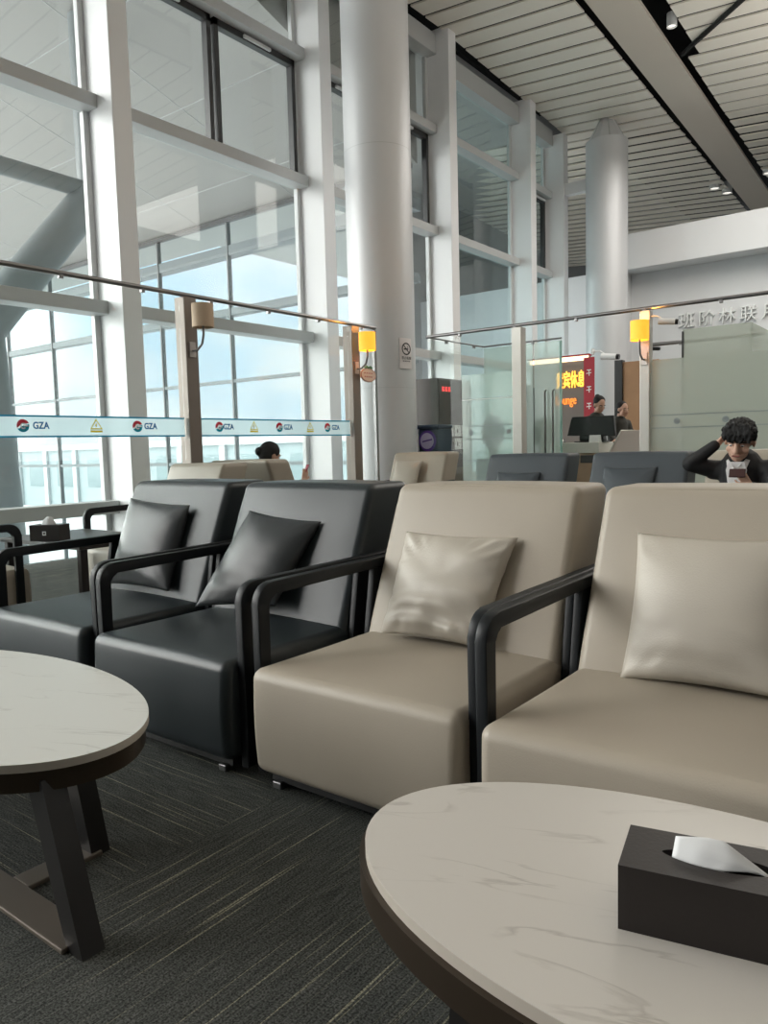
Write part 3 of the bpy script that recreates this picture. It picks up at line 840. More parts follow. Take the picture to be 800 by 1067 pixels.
pr2 = panel((-2.16, 10.42), (-2.16, 12.0), 'frosted glass side of the far meeting room', g_frost2)
MB().box((-.42, -.02, .05), (-.40, .02, 2.60)).build('edge_strip', sash_dark, pr)
# line marks on the frosted film
for pnl, x0, x1, zz in ((pf, -.37, .37, (.99, 1.27, 1.44, 1.78)), (pf2, -.72, .72, (1.33, 1.47))):
    for z_ in zz:
        MB().box((x0, -.010, z_-.005), (x1, -.007, z_+.005)).build('film_line', steel_paint if z_ != 1.78 else letter_pale, pnl)
    for x in ((-.25, .30) if pnl is pf else (-.45, .05, .5)):
        art('film_logo', [(0, 0, arc(0, 0, .035, 0, 360, 20)[:-1])], [steel_paint], UY, (x, -.009, (zz[0]+zz[1])/2 if pnl is pf2 else 1.355), pnl)

# printed safety band on the glass by the window
def band(pnl, y0, y1, marks):
    cy = pnl.location.y
    x = .0075
    MB().box((x, y0-cy, 1.355), (x+.0012, y1-cy, 1.51)).build('safety_band', film_blue, pnl)
    for z_ in (1.352, 1.513):
        MB().box((x+.001, y0-cy, z_-.007), (x+.0025, y1-cy, z_+.007)).build('band_line', line_teal, pnl)
    for kind, y in marks:
        p = (x+.002, y-cy, 1.437)
        if kind == 'logo':
            R = .050
            art('airport_logo', [
                (0, 0, arc(0, 0, R, 20, 200, 20)+[(-.02, .004), (.0, .014), (.02, .016)]),
                (1, 0, arc(0, 0, R, 205, 375, 20)+[(.02, .006), (-.008, -.004), (-.03, -.022)]),
                (2, .001, arc(.002, -.002, .024, 30, 320, 14)+arc(.002, -.002, .014, 320, 30, 14)),
                (2, .001, [(.002, -.006), (.040, -.006), (.040, .004), (.002, .004)]),
            ], [logo_red, logo_teal, logo_white], UX, p, pnl, .0008)
        elif kind == 'text':
            lettering('airport_lettering', 'GZA', .075, UX, p, navy, pnl, .0006, .135, .0022)
        else:
            art('warning_sign', [(0, 0, [(-.058, -.028), (.058, -.028), (.044, -.018), (-.044, -.018)]), (0, 0, [(.058, -.028), (0, .062), (0, .044), (.044, -.018)]), (0, 0, [(0, .062), (-.058, -.028), (-.044, -.018), (0, .044)]), (2, .0, [(-.006, .022), (.008, .022), (.002, .004), (.010, .004), (-.008, -.016), (-.002, -.002), (-.010, -.002)]),
                                 (0, 0, [(-.055, -.052), (.055, -.052), (.055, -.036), (-.055, -.036)])], [sign_yellow, film_blue, sign_yellow], UX, p, pnl, .0008)
band(pa, .6, P1-.08, [('logo', 2.995), ('text', 3.14), ('warn', 3.62), ('logo', 4.02), ('text', 4.155)])
band(pb, P1+.08, P2-.08, [('logo', 4.945), ('text', 5.06), ('warn', 5.40), ('logo', 5.765), ('text', 5.895), ('warn', 6.24), ('logo', 6.53), ('text', 6.67)])

# ================================================================== WALL LAMPS
def sconce(x, y, z, nx, ny, off, lit, label):
    """(x, y): face of the post; (nx, ny): outward; shade centre at z, offset off sideways along the outward direction"""
    t = thing('wall_lamp', label, 'lamp', (x, y, 0), 0, 'wall lamps on the partition posts')
    MB().box((-.035 if ny else 0, -.035 if nx else (-.012 if ny < 0 else 0), z-.36), (.035 if ny else .012, .035 if nx else 0, z-.22), .003).build('back_plate', plate_steel, t)
    sx, sy = nx*off, ny*off
    MB().tube([(0, 0, z-.30), (sx*.45, sy*.45, z-.30), (sx*.85, sy*.85, z-.25), (sx, sy, z-.17), (sx, sy, z-.06)], .011, 8).build('arm', rail_steel, t, True)
    mb = MB(); R, H = .098, .105
    mb.lathe([(R, -H), (R, H), (R-.004, H), (R-.004, -H), (R, -H)], (sx, sy, z), 36); mb.build('lamp_shade', shade_lit if lit else shade_off, t, True)
    MB().lathe([(0, -.07), (.016, -.07), (.016, -.03), (.03, 0), (.022, .03), (0, .04)], (sx, sy, z), 14).build('bulb', lamp_lens if lit else paper_white, t, True)
    if lit:
        d = bpy.data.lights.new('wall_lamp_glow', 'POINT'); d.energy = 9; d.color = (1, .50, .10); d.shadow_soft_size = .04
        l = bpy.data.objects.new('wall_lamp_glow', d); COL.objects.link(l); l.location = (sx, sy, z+.06); l.parent = t
    return t
sconce(-5.73, 4.61, 2.435, 1, 0, .17, False, 'unlit wall lamp with a tan drum shade on the taupe post')
sconce(-5.73, 7.01, 2.425, 1, 0, .17, True, 'lit orange wall lamp on the post beside the round column')
sconce(-2.86, 8.545, 2.39, 0, -1, .16, True, 'lit yellow wall lamp on the pale post before the far room')
# little oval welcome tag hanging from the lit lamp's post
t = thing('hanging_sign', 'small oval cream sign with pink lettering under the lit lamp', 'sign', (-5.72, 7.12, 2.06))
ov = [(.15*math.cos(2*PI*i/32), .085*math.sin(2*PI*i/32)) for i in range(32)]
art('plaque', [(0, 0, ov), (1, .006, [(x*.93, y*.92) for x, y in ov]), (0, .007, [(x*.88, y*.86) for x, y in ov])], [pink_line, pink_line, plaque_cream], UX, (.02, .06, 0), t, .006)
o = t.children[0]; o.data.materials[0] = plaque_cream
art('script_line', [(0, 0, [(-.09+.045*i, .012), (-.06+.045*i, .018), (-.062+.045*i, .03), (-.088+.045*i, .026)]) for i in range(4)] + [(0, 0, [(-.08+.04*i, -.03), (-.055+.04*i, -.03), (-.055+.04*i, -.014), (-.08+.04*i, -.012)]) for i in range(4)], [pink_line], UX, (.036, .06, 0), t)
MB().tube([(0, .0, .10), (.02, .02, .12), (.02, .10, .085)], .004, 6).build('hook', rail_steel, t, True)
mb = MB()
for k in range(5): mb.ball((.035, .0+.03*k, .085+.012*(k % 2)), (.012, .022, .014), 8)
mb.build('leaf_sprig', leaf_green, t, True)

# no-smoking plaque on the round column
t = thing('no_smoking_sign', 'pale no-smoking plaque with a barred circle on the round column', 'sign', (-6.55, 8.6, 2.46))
rot = math.radians(-10)
mb = MB(); n = 8; R = .466; pts = []
for i in range(n+1):
    a = rot+(-.235+.47*i/n); pts.append(a)
for z0, z1 in ((-.205, .205),):
    vs = [[(rr*math.cos(a), rr*math.sin(a), zz) for a in pts] for rr in (R, R+.008) for zz in (z0, z1)]
    flat = sum(vs, []); m_ = n+1; fc = []
    for i in range(n):
        fc += [(2*m_+i, 2*m_+i+1, 3*m_+i+1, 3*m_+i), (i+1, i, m_+i, m_+i+1), (m_+i, m_+i+1, 3*m_+i+1, 3*m_+i)[::-1], (i, i+1, 2*m_+i+1, 2*m_+i)]
    fc += [(0, m_, 3*m_, 2*m_), (n, 2*m_+n, 3*m_+n, m_+n)]
    mb._add(flat, fc)
mb.build('plaque', plaque_white, t)
RZ = Matrix.Rotation(rot, 4, 'Z')
px = RZ @ Vector((R+.010, 0, 0))
def ring(r0_, r1_): return None
mb = MB()
for i in range(32):
    a0, a1 = 2*PI*i/32, 2*PI*(i+1)/32
    mb._add([tuple(RZ @ UX @ Vector((r_*math.cos(a), r_*math.sin(a), 0))) for r_, a in ((.066, a0), (.066, a1), (.083, a1), (.083, a0))], [(0, 1, 2, 3)])
mb._add([tuple(RZ @ UX @ Vector(p)) for p in ((-.055, .045, 0), (-.045, .055, 0), (.055, -.045, 0), (.045, -.055, 0))], [(0, 1, 2, 3)])
o = mb.build('barred_circle', ink_black, t); o.location = (px.x, px.y, .06)
o = art('cigarette', [(0, 0, [(-.045, -.012), (.035, -.012), (.035, .006), (-.045, .006)]), (0, 0, [(.028, .012), (.036, .012), (.030, .04), (.022, .034)])], [ink_black], RZ @ UX, (px.x, px.y, .06), t)
lettering('plaque_lettering', '禁止吸烟', .045, RZ @ UX, (px.x, px.y, -.065), ink_black, t, .0006)
lettering('plaque_lettering', 'NO SMOKING', .022, RZ @ UX, (px.x, px.y, -.105), ink_black, t, .0006)

# ================================================================== BEYOND THE GLASS
t = thing('vending_cabinet', 'tall dark brown cabinet with red glowing sign beyond the clear glass', 'cabinet', (-6.23, 9.5, 0))
MB().box((-.75, 0, .05), (0, .95, 2.20), .01).build('body', kiosk_side, t)
MB().box((-.001, .02, .10), (.012, .94, 2.17)).build('side_panel', kiosk_brown, t)
MB().box((-.70, .03, 0), (-.04, .92, .05)).build('plinth', plinth_black, t)
art('glowing_sign', [(0, 0, [(-.12+.085*i, -.035), (-.06+.085*i, -.03), (-.06+.085*i, -.01), (-.09+.085*i, -.005), (-.065+.085*i, .03), (-.12+.085*i, .035)]) for i in range(3)], [led_red], UX, (.016, .22, 2.04), t)
for i, (yy, zz) in enumerate(((.30, 1.42), (.52, 1.42), (.74, 1.42), (.52, 1.22), (.74, 1.22))):
    MB().box((.013, yy-.095, zz-.085), (.016, yy+.095, zz+.085)).build('notice', paper_white, t)
    art('notice_mark', [(0, 0, [(-.03, -.035), (.0, -.035), (.0, .035), (-.03, .02)])], [ink_black], UX, (.017, yy, zz), t)
MB().box((.013, .15, .62), (.018, .90, .86)).build('dispensing_slot', post_taupe, t)
t = thing('lidded_bin', 'dark blue bin with a round purple logo in front of the cabinet', 'bin', (-6.145, 9.27, 0))
mb = MB(); mb.prism([(-.17, -.17), (.17, -.17), (.19, .17), (-.19, .17)], 0, 1.44, lambda u, v, d: (u, v, d), .02); mb.build('body', bag_navy, t)
MB().box((-.20, -.195, 1.44), (.20, .2, 1.50), .02).build('lid', bag_navy, t)
M45 = Matrix.Rotation(math.radians(38), 4, 'Z') @ UY
o = art('round_logo', [(0, 0, arc(0, 0, .15, 0, 360, 28)[:-1]), (1, .002, arc(-.01, 0, .115, 0, 360, 24)[:-1]), (0, .004, [(-.09, -.02), (.08, .01), (.08, .03), (-.09, .0)])], [logo_purple, logo_lilac], UY, (0, -.188, 1.27), t)
# dark things glimpsed behind the frosted glass
t = thing('doorway_panel', 'tall black panel put in for the dark doorway behind the frosted screen', 'panel', (-5.36, 10.75, 0))  # black sheet put where a dark doorway shows
MB().box((-.17, -.03, .06), (.17, .03, 2.10), .01).build('screen', screen_black, t)
MB().box((-.15, -.12, 0), (.15, .15, .06), .01).build('base', sash_dark, t)
MB().box((-.175, -.036, 2.04), (.175, -.03, 2.10)).build('header_strip', post_taupe, t)
t = thing('service_kiosk', 'dark rounded shape standing blurred behind the frosted green panel', 'kiosk', (-5.20, 9.30, 0))
MB().lathe([(0, 0), (.26, 0), (.28, .1), (.24, .9), (.22, 1.0), (0, 1.0)], n=28).build('body', bag_navy, t, True)
MB().ball((0, 0, 1.36), (.17, .15, .24), 20).build('head_unit', bag_navy, t, True)
MB().tube([(0, 0, .98), (0, 0, 1.2)], .06, 12).build('neck', sash_dark, t, True)

# reception
t = thing('reception_counter', 'white topped wooden reception counter under the black monitor', 'counter', (-4.40, 10.55, 0))
MB().box((-.36, -.28, 1.04), (.33, .28, 1.19), .008).build('countertop', counter_white, t)
MB().box((-.33, -.25, .04), (.30, .25, 1.04)).build('body', counter_wood, t)
MB().box((.05, -.262, .90), (.30, -.25, 1.01)).build('drawer', dark_wood, t)
MB().box((-.30, -.22, 0), (.27, .22, .04)).build('plinth', plinth_black, t)
t = thing('reception_desk', 'blush coloured reception desk with a raised sloping end', 'desk', (-3.62, 10.65, 0))
mb = MB(); mb.prism([(-.42, 0), (.40, 0), (.40, 1.34), (-.16, 1.34), (-.34, 1.02), (-.42, 1.02)], -.30, .30, lambda u, v, d: (u, d, v), .006); mb.build('body', counter_blush, t)
mb = MB(); mb.prism([(-.345, 1.03), (-.165, 1.35), (-.155, 1.34), (-.335, 1.02)], -.31, .31, lambda u, v, d: (u, d, v)); mb.build('sloping_panel', counter_white, t)
t = thing('monitor', 'large black desktop monitor seen from behind on the counter', 'monitor', (-4.27, 10.50, 1.19))
mb = MB(); mb.prism([(-.36, .10), (.36, .08), (.33, .37), (-.28, .37), (-.30, .33)], -.03, .04, lambda u, v, d: (u, d, v), .01); mb.build('screen', screen_black, t)
MB().box((-.18, -.02, .02), (.18, .10, .16), .02).build('stand', screen_black, t)
MB().box((-.22, -.10, 0), (.22, .14, .02), .004).build('base', screen_black, t)
t = thing('card_holder', 'small white card holder on the counter before the monitor', 'card holder', (-4.16, 10.34, 1.19))
mb = MB(); mb.prism([(0, 0), (.06, 0), (.025, .10), (.015, .10)], -.08, .08, lambda u, v, d: (d, u, v)); mb.build('card', paper_white, t)
t = thing('desk_bell', 'small metal bell on the reception counter', 'bell', (-4.66, 10.36, 1.19))
MB().lathe([(0, 0), (.05, 0), (.05, .015), (.045, .03), (.03, .055), (0, .065)], n=20).build('dome', chrome, t, True)
MB().lathe([(0, .06), (.008, .06), (.008, .08), (0, .082)], n=10).build('button', chrome, t, True)

t = thing('sign_board', 'taupe sign board with glowing gold lettering', 'sign', (-5.98, 13.6, 0))
MB().box((-.75, -.05, 0), (.42, .05, 2.78), .006).build('board', board_taupe, t)
MB().box((-.75, -.09, 2.70), (.42, -.05, 2.78)).build('light_strip', strip_glow, t)
MB().box((-.77, -.10, 2.78), (.44, .06, 2.81)).build('top_trim', banner_red, t)
lettering('gold_lettering', '贵宾休息', .33, UY, (.07, -.07, 2.34), gold_glow, t, .015, .56, .004)
lettering('gold_lettering', 'Lounge', .24, UY, (-.02, -.07, 1.98), orange_glow, t, .01, .40)
t = thing('hanging_banner', 'narrow red vertical banner beside the gold lettering', 'banner', (-5.46, 13.33, 0))
MB().box((-.10, -.01, .95), (.10, .01, 2.72), .002).build('cloth', banner_red, t)
for i in range(4):
    art('banner_mark', [(0, 0, [(-.04, .05), (.04, .05), (.04, .035), (-.04, .035)]), (0, 0, [(-.008, .04), (.008, .04), (.012, -.06), (-.004, -.06)]), (0, 0, [(-.05, -.01), (.045, .0), (.045, -.014), (-.05, -.024)])], [letter_pale], UY, (0, -.012, 2.45-.30*i), t)
MB().tube([(0, 0, 0), (0, 0, .95)], .015, 8).build('stand', rail_steel, t, True)
MB().box((-.15, -.12, 0), (.15, .12, .02), .004).build('base', rail_steel, t)
o = struct(thing('door_1', None, None, (-4.62, 13.2, 0)))
MB().box((-.16, -.04, 0), (.45, .04, 2.56), .004).build('door_leaf', door_wood, o)
MB().box((-.30, -.07, 0), (-.16, .07, 2.60), .004).build('door_frame', sash_dark, o)
MB().tube([(.34, -.05, 1.0), (.34, -.10, 1.0), (.34, -.10, 1.25), (.34, -.05, 1.25)], .01, 8).build('door_handle', chrome, o, True)

# surveillance cameras
def cctv(loc, rz, label, dark=False):
    t = thing('security_camera', label, 'camera', loc, rz, 'security cameras')
    b_ = screen_black if dark else camera_white
    MB().tube([(-.02, 0, 0), (.26, 0, -.03)], .055, 16).build('housing', b_, t, True)
    MB().tube([(.26, 0, -.03), (.31, 0, -.036)], [.05, .045], 16).build('lens', screen_black, t, True)
    MB().tube([(.05, 0, .03), (-.05, .0, .10), (-.16, 0, .10)], .016, 8).build('bracket', b_, t, True)
    MB().box((-.20, -.05, .05), (-.16, .05, .15), .004).build('wall_plate', b_, t)
    return t
cctv((-5.24, 13.4, 2.72), 0, 'white security camera above the red banner')
cctv((-3.90, 11.90, 2.60), 0, 'small black security camera above the wooden door', True).scale = (.5, .5, .5)
cctv((-2.72, 8.62, 2.50), 0.2, 'white security camera beside the lit lamp on the pale post').scale = (.62, .62, .62)
# raised wall lettering on the far wall
t = thing('wall_lettering', 'row of pale raised characters on the far white wall', 'lettering', (-4.2, 18.96, 3.98))
for i, ch in enumerate('班阶林联月区'):
    lettering('character', ch, .38, UY, (-1.15+.45*i, 0, 0), letter_pale, t, .03)

# ceiling fittings
def downlight(x, y, label, r=.085, L=.22):
    z = zc(x, y)
    t = thing('ceiling_spotlight', label, 'ceiling light', (x, y, z), 0, 'ceiling spotlights')
    MB().lathe([(r, -.06), (r, L-.06), (r-.012, L-.06), (r-.012, -.06), (r, -.06)], n=28).build('housing', frame_white, t, True)
    MB().lathe([(0, -.03), (r-.014, -.03), (r-.014, -.02), (0, -.02)], n=28).build('lens', lamp_lens, t, True)
    MB().tube([(0, 0, L-.08), (0, 0, 1.0)], .02, 8).build('stem', sash_dark, t, True)
    return t
downlight(-4.22, 13.95, 'white cylindrical spotlight beside the ceiling beam')
for i, (x, y) in enumerate(((-5.62, 22.4), (-5.42, 22.9), (-4.18, 21.8), (-4.05, 22.5))):
    downlight(x, y, ('small spotlight left of the far ceiling beam, first of two', 'small spotlight left of the far ceiling beam, second of two', 'small spotlight right of the far ceiling beam, first of two', 'small spotlight right of the far ceiling beam, second of two')[i], .13, .3)
t = thing('slat_gap_bar', 'dark bar put in for the diagonal gap across the ceiling slats', 'bar', (0, 0, 0))  # black bar in place of a slanting dark gap between slats
a, b = Vector((-4.35, 15.0, zc(-4.35, 15.0)-.03)), Vector((-2.9, 13.6, zc(-2.9, 13.6)-.03))
MB().tube([a, b], .045, 6).build('channel', void_black, t)
for k in range(3):
    p = a.lerp(b, (k+.5)/3); MB().tube([p, p+Vector((0, 0, .35))], .01, 6).build('hanger', sash_dark, t)

# ================================================================== PEOPLE
def rotz(p, a): return Vector((p[0]*math.cos(a)-p[1]*math.sin(a), p[0]*math.sin(a)+p[1]*math.cos(a), p[2]))
def head_shapes(mb, c, Rm, k=1.0, neck_to=None):
    """head facing local -Y about centre c, turned by Rm"""
    T = lambda x, y, z: Vector(c) + Rm @ Vector((x*k, y*k, z*k))
    mb.ball(T(0, .01, .025), (.074*k, .092*k, .092*k), 20, Rm)       # skull
    mb.ball(T(0, -.028, -.045), (.058*k, .062*k, .068*k), 18, Rm)     # face
    mb.ball(T(0, -.050, -.088), (.034*k, .030*k, .026*k), 14, Rm)     # chin
    mb.limb([T(0, -.082, .012), T(0, -.100, -.030)], [.009*k, .015*k], 10)  # nose
    for s in (-1, 1):
        mb.ball(T(s*.076, .012, -.012), (.012*k, .022*k, .032*k), 10, Rm)   # ear
        mb.ball(T(s*.032, -.072, .022), (.026*k, .014*k, .009*k), 10, Rm)   # brow
        mb.ball(T(s*.042, -.062, -.03), (.022*k, .016*k, .020*k), 10, Rm)   # cheek
    mb.limb([T(-.018, -.083, -.060), T(.018, -.083, -.060)], [.009*k, .009*k], 8)
    return T
def face_bits(T, Rm, parent, k=1.0):
    for s in (-1, 1):
        MB().ball(T(s*.031, -.079, .004), (.012*k, .005*k, .0038*k), 10, Rm).build('eye', eye_white, parent, True)
        MB().ball(T(s*.031, -.084, .001), (.006*k, .003*k, .0036*k), 8, Rm).build('pupil', ink_black, parent, True)
        MB().tube([T(s*.014, -.092, .022), T(s*.032, -.090, .028), T(s*.052, -.074, .022)], .0042*k, 6).build('eyebrow', hair_black, parent, True)
    MB().tube([T(-.020, -.091, -.060), T(0, -.094, -.058), T(.020, -.091, -.060)], .005*k, 6).build('mouth', lip, parent, True)
def hand(mb, wrist, along, palm_n, curl=.6, k=1.0, side=1):
    """palm and five fingers; along: wrist -> knuckles, palm_n: way the palm faces"""
    a = Vector(along).normalized(); n = Vector(palm_n); n = (n-a*n.dot(a)).normalized(); w = a.cross(n)*side
    W0 = Vector(wrist)
    for t in (-.026, -.009, .009, .026):
        mb.limb([W0+w*t*.7*k, W0+a*.08*k+w*t*k], [.013*k, .012*k], 8)
    for t, L in ((-.028, .070), (-.009, .080), (.010, .075), (.028, .060)):
        p0 = W0+a*.082*k+w*t*k
        d1 = (a*math.cos(curl*.5)+n*math.sin(curl*.5)); d2 = (a*math.cos(curl*1.4)+n*math.sin(curl*1.4)); d3 = (a*math.cos(curl*2.1)+n*math.sin(curl*2.1))
        p1 = p0+d1*L*.45*k; p2 = p1+d2*L*.32*k; p3 = p2+d3*L*.23*k
        mb.limb([p0, p1, p2, p3], [.0092*k, .0086*k, .008*k, .007*k], 8)
    q0 = W0+a*.022*k-w*.026*k; q1 = q0+(a*.55-w*.7+n*.35).normalized()*.040*k; q2 = q1+(a*.85-w*.2+n*.45).normalized()*.030*k
    mb.limb([q0, q1, q2], [.013*k, .0105*k, .008*k], 8)

# ---- man in a dark suit, seated, one arm raised to his head, looking down at a phone
man = thing('person', 'seated man in a black suit, hand raised to his head, looking at a phone', 'person', (-1.36, 6.22, 0), 0)
Rm = Matrix.Rotation(math.radians(24), 3, 'X') @ Matrix.Rotation(math.radians(6), 3, 'Y')
HC = (.01, -.05, 1.180)
mb = MB()
T = head_shapes(mb, HC, Rm, 1.28)
mb.limb([(0, .045, 1.13), (0, .06, 1.00)], [.056, .062], 14)
mb.limb([(0, .07, .98), (0, .10, .78), (0, .12, .56)], [.13, .135, .15], 16)
sh = [(-.185, .06, .965), (.185, .06, .965)]
mb.limb([sh[0], (0, .06, .96), sh[1]], [.058, .075, .058], 14)
EL, WR = (-.345, -.06, 1.005), (-.150, -.005, 1.165)
mb.limb([sh[0], EL, WR], [.052, .040, .027], 12)
EL2, WR2 = (.255, -.05, .72), (.12, -.265, .86)
mb.limb([sh[1], EL2, WR2], [.052, .040, .027], 12)
hand(mb, WR, (.55, .25, .55), (1, -.1, .0), .5, .95, 1)
hand(mb, WR2, (-.35, -.30, .60), (-.3, .85, .3), .75, .95, -1)
for s in (-1, 1):
    mb.limb([(s*.09, .10, .55), (s*.13, -.36, .55), (s*.13, -.42, .10), (s*.13, -.52, .05)], [.085, .062, .045, .045], 12)
fused(mb, 'body', skin, man, .0065, 3)
face_bits(T, Rm, man, 1.28)
# hair: full dark mop with a straight fringe
mb = MB()
mb.ball(T(0, .012, .052), (.116, .122, .106), 22, Rm)
mb.ball(T(0, -.022, .060), (.106, .098, .080), 20, Rm)
mb.ball(T(0, .045, .01), (.106, .094, .100), 18, Rm)
for i in range(7):
    x = -.060+.02*i
    mb.limb([T(x*.8, -.040, .100), T(x*1.05, -.078, .070), T(x*1.10, -.090, .034+.008*(i % 2))], [.034, .028, .012], 8)
for s in (-1, 1):
    mb.limb([T(s*.072, -.02, .07), T(s*.080, -.012, .015)], [.034, .014], 8)
hm = fused(mb, 'hair', hair_black, man, .006, 2)
from mathutils import noise as mnoise
for v in hm.data.vertices:                                # loose strands
    q = Rm.inverted() @ (v.co-Vector(HC))
    v.co += v.normal*(.010*mnoise.noise(Vector((q.x*75, q.y*30, q.z*22)))+.006*mnoise.noise(q*60))
mb = MB()
mb.limb([(0, .075, .97), (0, .105, .76), (0, .12, .58)], [.155, .165, .175], 16)
mb.limb([(-.20, .065, .955), (0, .085, .945), (.20, .065, .955)], [.078, .080, .078], 14)
mb.limb([(-.20, .06, .96), EL], [.072, .060], 14); mb.limb([EL, (-.175, -.02, 1.145)], [.060, .042], 14)
mb.limb([(.20, .06, .96), EL2], [.075, .060], 14); mb.limb([EL2, (.14, -.24, .84)], [.060, .042], 14)
fused(mb, 'suit_jacket', suit_black, man, .010, 3)
mb = MB()
for s in (-1, 1):
    mb.limb([(s*.09, .10, .55), (s*.13, -.36, .55), (s*.13, -.42, .12)], [.10, .078, .060], 12)
fused(mb, 'trousers', suit_black, man, .012, 2)
for s in (-1, 1):
    MB().limb([(s*.13, -.42, .045), (s*.13, -.58, .04)], [.045, .038], 12).build('shoe', ink_black, man, True)
# white shirt front with open collar
mb = MB()
mb.prism([(-.055, 1.02), (.055, 1.02), (.070, .96), (.050, .80), (.0, .74), (-.05, .80), (-.075, .96)], -.112, -.096, lambda u, v, d: (u, d+(1.0-v)*-.03+abs(u)*.25, v))
mb.build('shirt', shirt_white, man)
for s in (-1, 1):
    mb = MB(); mb._add([(s*.010, -.118, .975), (s*.062, -.085, 1.040), (s*.082, -.05, 1.03), (s*.060, -.105, .945), (s*.010, -.108, .975), (s*.062, -.075, 1.040), (s*.082, -.04, 1.03), (s*.060, -.095, .945)],
        [(0, 1, 2, 3), (7, 6, 5, 4), (0, 4, 5, 1), (1, 5, 6, 2), (2, 6, 7, 3), (3, 7, 4, 0)]); mb.build('collar', shirt_white, man)
ph = MB().box((-.055, -.006, -.034), (.055, .006, .034), .005).build('mobile_phone', phone_dark, None)
ph.location = (-1.36+.055, 6.22-.315, .945); ph.rotation_euler = (math.radians(-28), 0, math.radians(4))
tag(ph, 'dark mobile phone held by the man in the suit', 'phone')

# ---- woman at the window, seated with her back to the hall
wo_ = thing('person', 'woman with dark tied hair sitting by the window, seen from behind', 'person', (-5.31, 5.12, 0), math.radians(168))
mb = MB(); Rw = Matrix.Rotation(math.radians(18), 3, 'X'); HC = (0, -.03, 1.145)
T = head_shapes(mb, HC, Rw, 1.0)
mb.limb([(0, .03, 1.08), (0, .05, .95)], [.045, .052], 12)
mb.limb([(0, .06, .92), (0, .08, .72), (0, .10, .55)], [.11, .115, .14], 14)
mb.limb([(-.16, .05, .92), (0, .05, .92), (.16, .05, .92)], [.05, .065, .05], 12)
wE, wW = (-.235, -.10, .74), (-.165, -.29, .90)
mb.limb([(-.16, .05, .92), wE, wW], [.045, .036, .025], 10)
wE2, wW2 = (.22, -.08, .72), (.06, -.28, .80)
mb.limb([(.16, .05, .92), wE2, wW2], [.045, .036, .025], 10)
hand(mb, wW, (.1, -.3, .8), (.9, -.2, .1), .7, .9, 1); hand(mb, wW2, (-.6, -.3, .4), (0, .7, .6), .6, .9, -1)
for s in (-1, 1):
    mb.limb([(s*.08, .08, .54), (s*.10, -.36, .54), (s*.10, -.40, .10), (s*.10, -.50, .05)], [.08, .058, .042, .040], 10)
fused(mb, 'body', skin, wo_, .0075, 3)
face_bits(T, Rw, wo_)
mb = MB(); mb.ball(T(0, .025, .045), (.090, .102, .090), 18, Rw); mb.ball(T(0, .055, .0), (.080, .072, .090), 16, Rw); mb.ball(T(.02, .125, .005), (.042, .040, .045), 12)
fused(mb, 'hair', hair_black, wo_, .007, 2)
mb = MB()
mb.limb([(0, .06, .93), (0, .09, .70), (0, .10, .56)], [.13, .14, .16], 14); mb.limb([(-.17, .055, .92), (0, .055, .93), (.17, .055, .92)], [.065, .078, .065], 12)
mb.limb([(-.17, .05, .92), wE, (-.175, -.26, .87)], [.062, .052, .040], 12); mb.limb([(.17, .05, .92), wE2, (.075, -.265, .79)], [.062, .052, .040], 12)
fused(mb, 'jacket', coat_pale, wo_, .010, 3)
mb = MB()
for s in (-1, 1): mb.limb([(s*.08, .08, .54), (s*.10, -.36, .54), (s*.10, -.40, .12)], [.095, .072, .055], 12)
fused(mb, 'trousers', uniform_grey, wo_, .012, 2)
c_, s_ = math.cos(math.radians(168)), math.sin(math.radians(168))
q = Vector((-.13, -.335, .985)); ph2 = MB().box((-.036, -.005, -.07), (.036, .005, .07), .004).build('mobile_phone', uniform_red, None)
ph2.location = (-5.31+q.x*c_-q.y*s_, 5.12+q.x*s_+q.y*c_, q.z); ph2.rotation_euler = (math.radians(25), 0, math.radians(150))
tag(ph2, 'red cased mobile phone held by the woman at the window', 'phone')

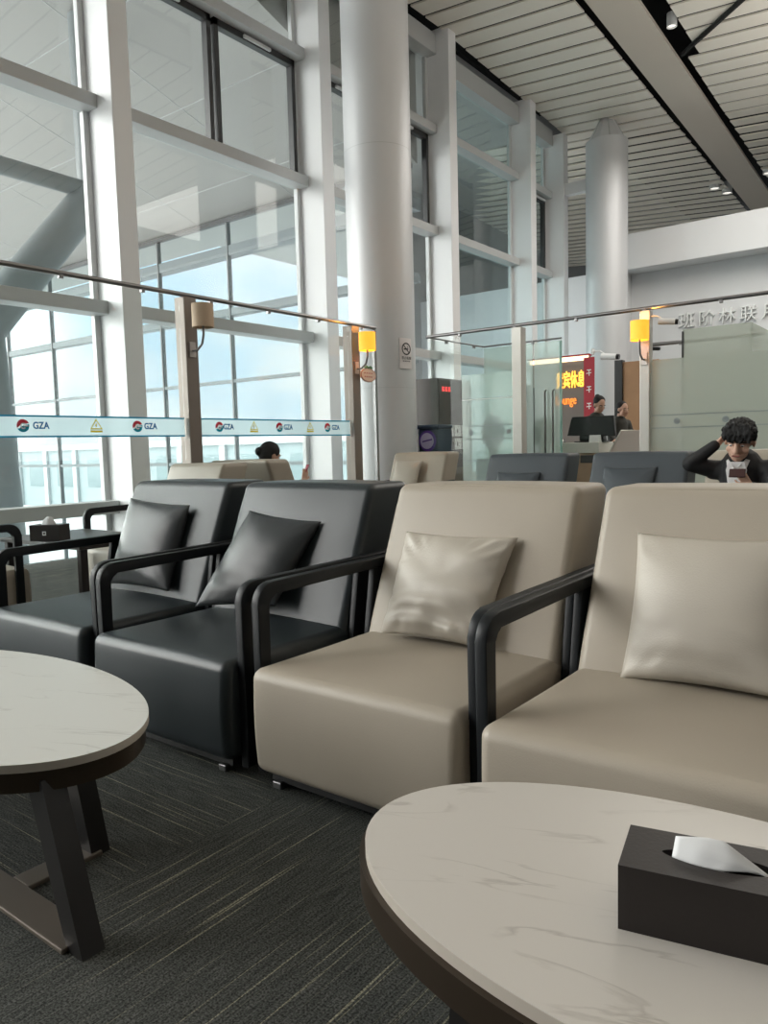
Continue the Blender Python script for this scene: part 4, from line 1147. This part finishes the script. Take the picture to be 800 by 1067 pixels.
# ---- two receptionists standing behind the counter, on the raised floor
MB().box((-5.1, 11.0, 0), (-3.2, 12.5, .16), .006).build('reception_platform', counter_wood, None, origin=None)
o = bpy.data.objects['reception_platform']; tag(o, 'low wooden platform the receptionists stand on', 'platform')
def standing(loc, rz, bow, label, bun, k, top_col, neck_col):
    p = thing('person', label, 'person', loc, rz)
    R_ = Matrix.Rotation(math.radians(bow), 3, 'X')
    H_ = lambda x, y, z: Vector((x*k, y*k, z*k))
    hc = H_(0, -.04, 1.56)
    mb = MB(); T = head_shapes(mb, hc, R_, k)
    mb.limb([H_(0, .02, 1.48), H_(0, .035, 1.36)], [.047*k, .053*k], 12)
    mb.limb([H_(0, .04, 1.32), H_(0, .02, 1.12), H_(0, .03, .92)], [.115*k, .105*k, .14*k], 14)
    mb.limb([H_(-.165, .04, 1.34), H_(0, .04, 1.34), H_(.165, .04, 1.34)], [.05*k, .065*k, .05*k], 12)
    arms = []
    for s in (-1, 1):
        e, w_ = H_(s*.23, -.02, 1.08), H_(s*.13, -.24, 1.02); arms.append((s, e, w_))
        mb.limb([H_(s*.165, .04, 1.34), e, w_], [.046*k, .037*k, .025*k], 10)
        hand(mb, w_, (-s*.4, -.85, -.1), (0, 0, -1), .4, .9*k, s)
        mb.limb([H_(s*.085, .03, .90), H_(s*.09, .02, .48), H_(s*.09, .05, .07), H_(s*.09, -.08, .04)], [.085*k, .055*k, .038*k, .036*k], 10)
    fused(mb, 'body', skin, p, .009, 3)
    face_bits(T, R_, p, k)
    mb = MB(); mb.ball(T(0, .036, .048), (.088*k, .098*k, .086*k), 16, R_); mb.ball(T(0, .05, .0), (.078*k, .070*k, .085*k), 14, R_)
    mb.ball(T(0, .10, .085) if bun else T(0, .115, -.02), (.045*k, .045*k, .045*k), 12)
    fused(mb, 'hair', hair_black, p, .008, 2)
    mb = MB(); mb.limb([H_(0, .04, 1.33), H_(0, .02, 1.12), H_(0, .03, .90)], [.135*k, .125*k, .16*k], 14)
    mb.limb([H_(-.17, .04, 1.335), H_(0, .04, 1.345), H_(.17, .04, 1.335)], [.064*k, .075*k, .064*k], 12)
    for s, e, w_ in arms: mb.limb([H_(s*.17, .04, 1.335), e, w_*.9+e*.1], [.062*k, .050*k, .038*k], 12)
    fused(mb, 'uniform_jacket', top_col, p, .011, 3)
    mb = MB(); mb.lathe([(.058*k, 0), (.066*k, .02), (.050*k, .055), (.045*k, .05), (.058*k, 0)], H_(0, .03, 1.385), 18); mb.build('neck_scarf', neck_col, p, True)
    mb = MB(); mb.lathe([(0, .40*k), (.19*k, .40*k), (.18*k, .70*k), (.150*k, .95*k), (0, .95*k)], H_(0, .03, 0), 24, sy=.8); mb.build('skirt', uniform_grey, p, True)
    for s in (-1, 1): MB().limb([H_(s*.09, .05, .035), H_(s*.09, -.12, .03)], [.038*k, .032*k], 10).build('shoe', ink_black, p, True)
    return p
standing((-4.50, 11.33, .166), math.radians(55), 26, 'receptionist with her hair in a bun bending behind the monitor', True, 1.02, uniform_grey, uniform_red)
standing((-4.35, 11.90, .166), math.radians(62), 8, 'receptionist beside the wooden door looking to the side', False, .98, uniform_grey, plaque_cream)
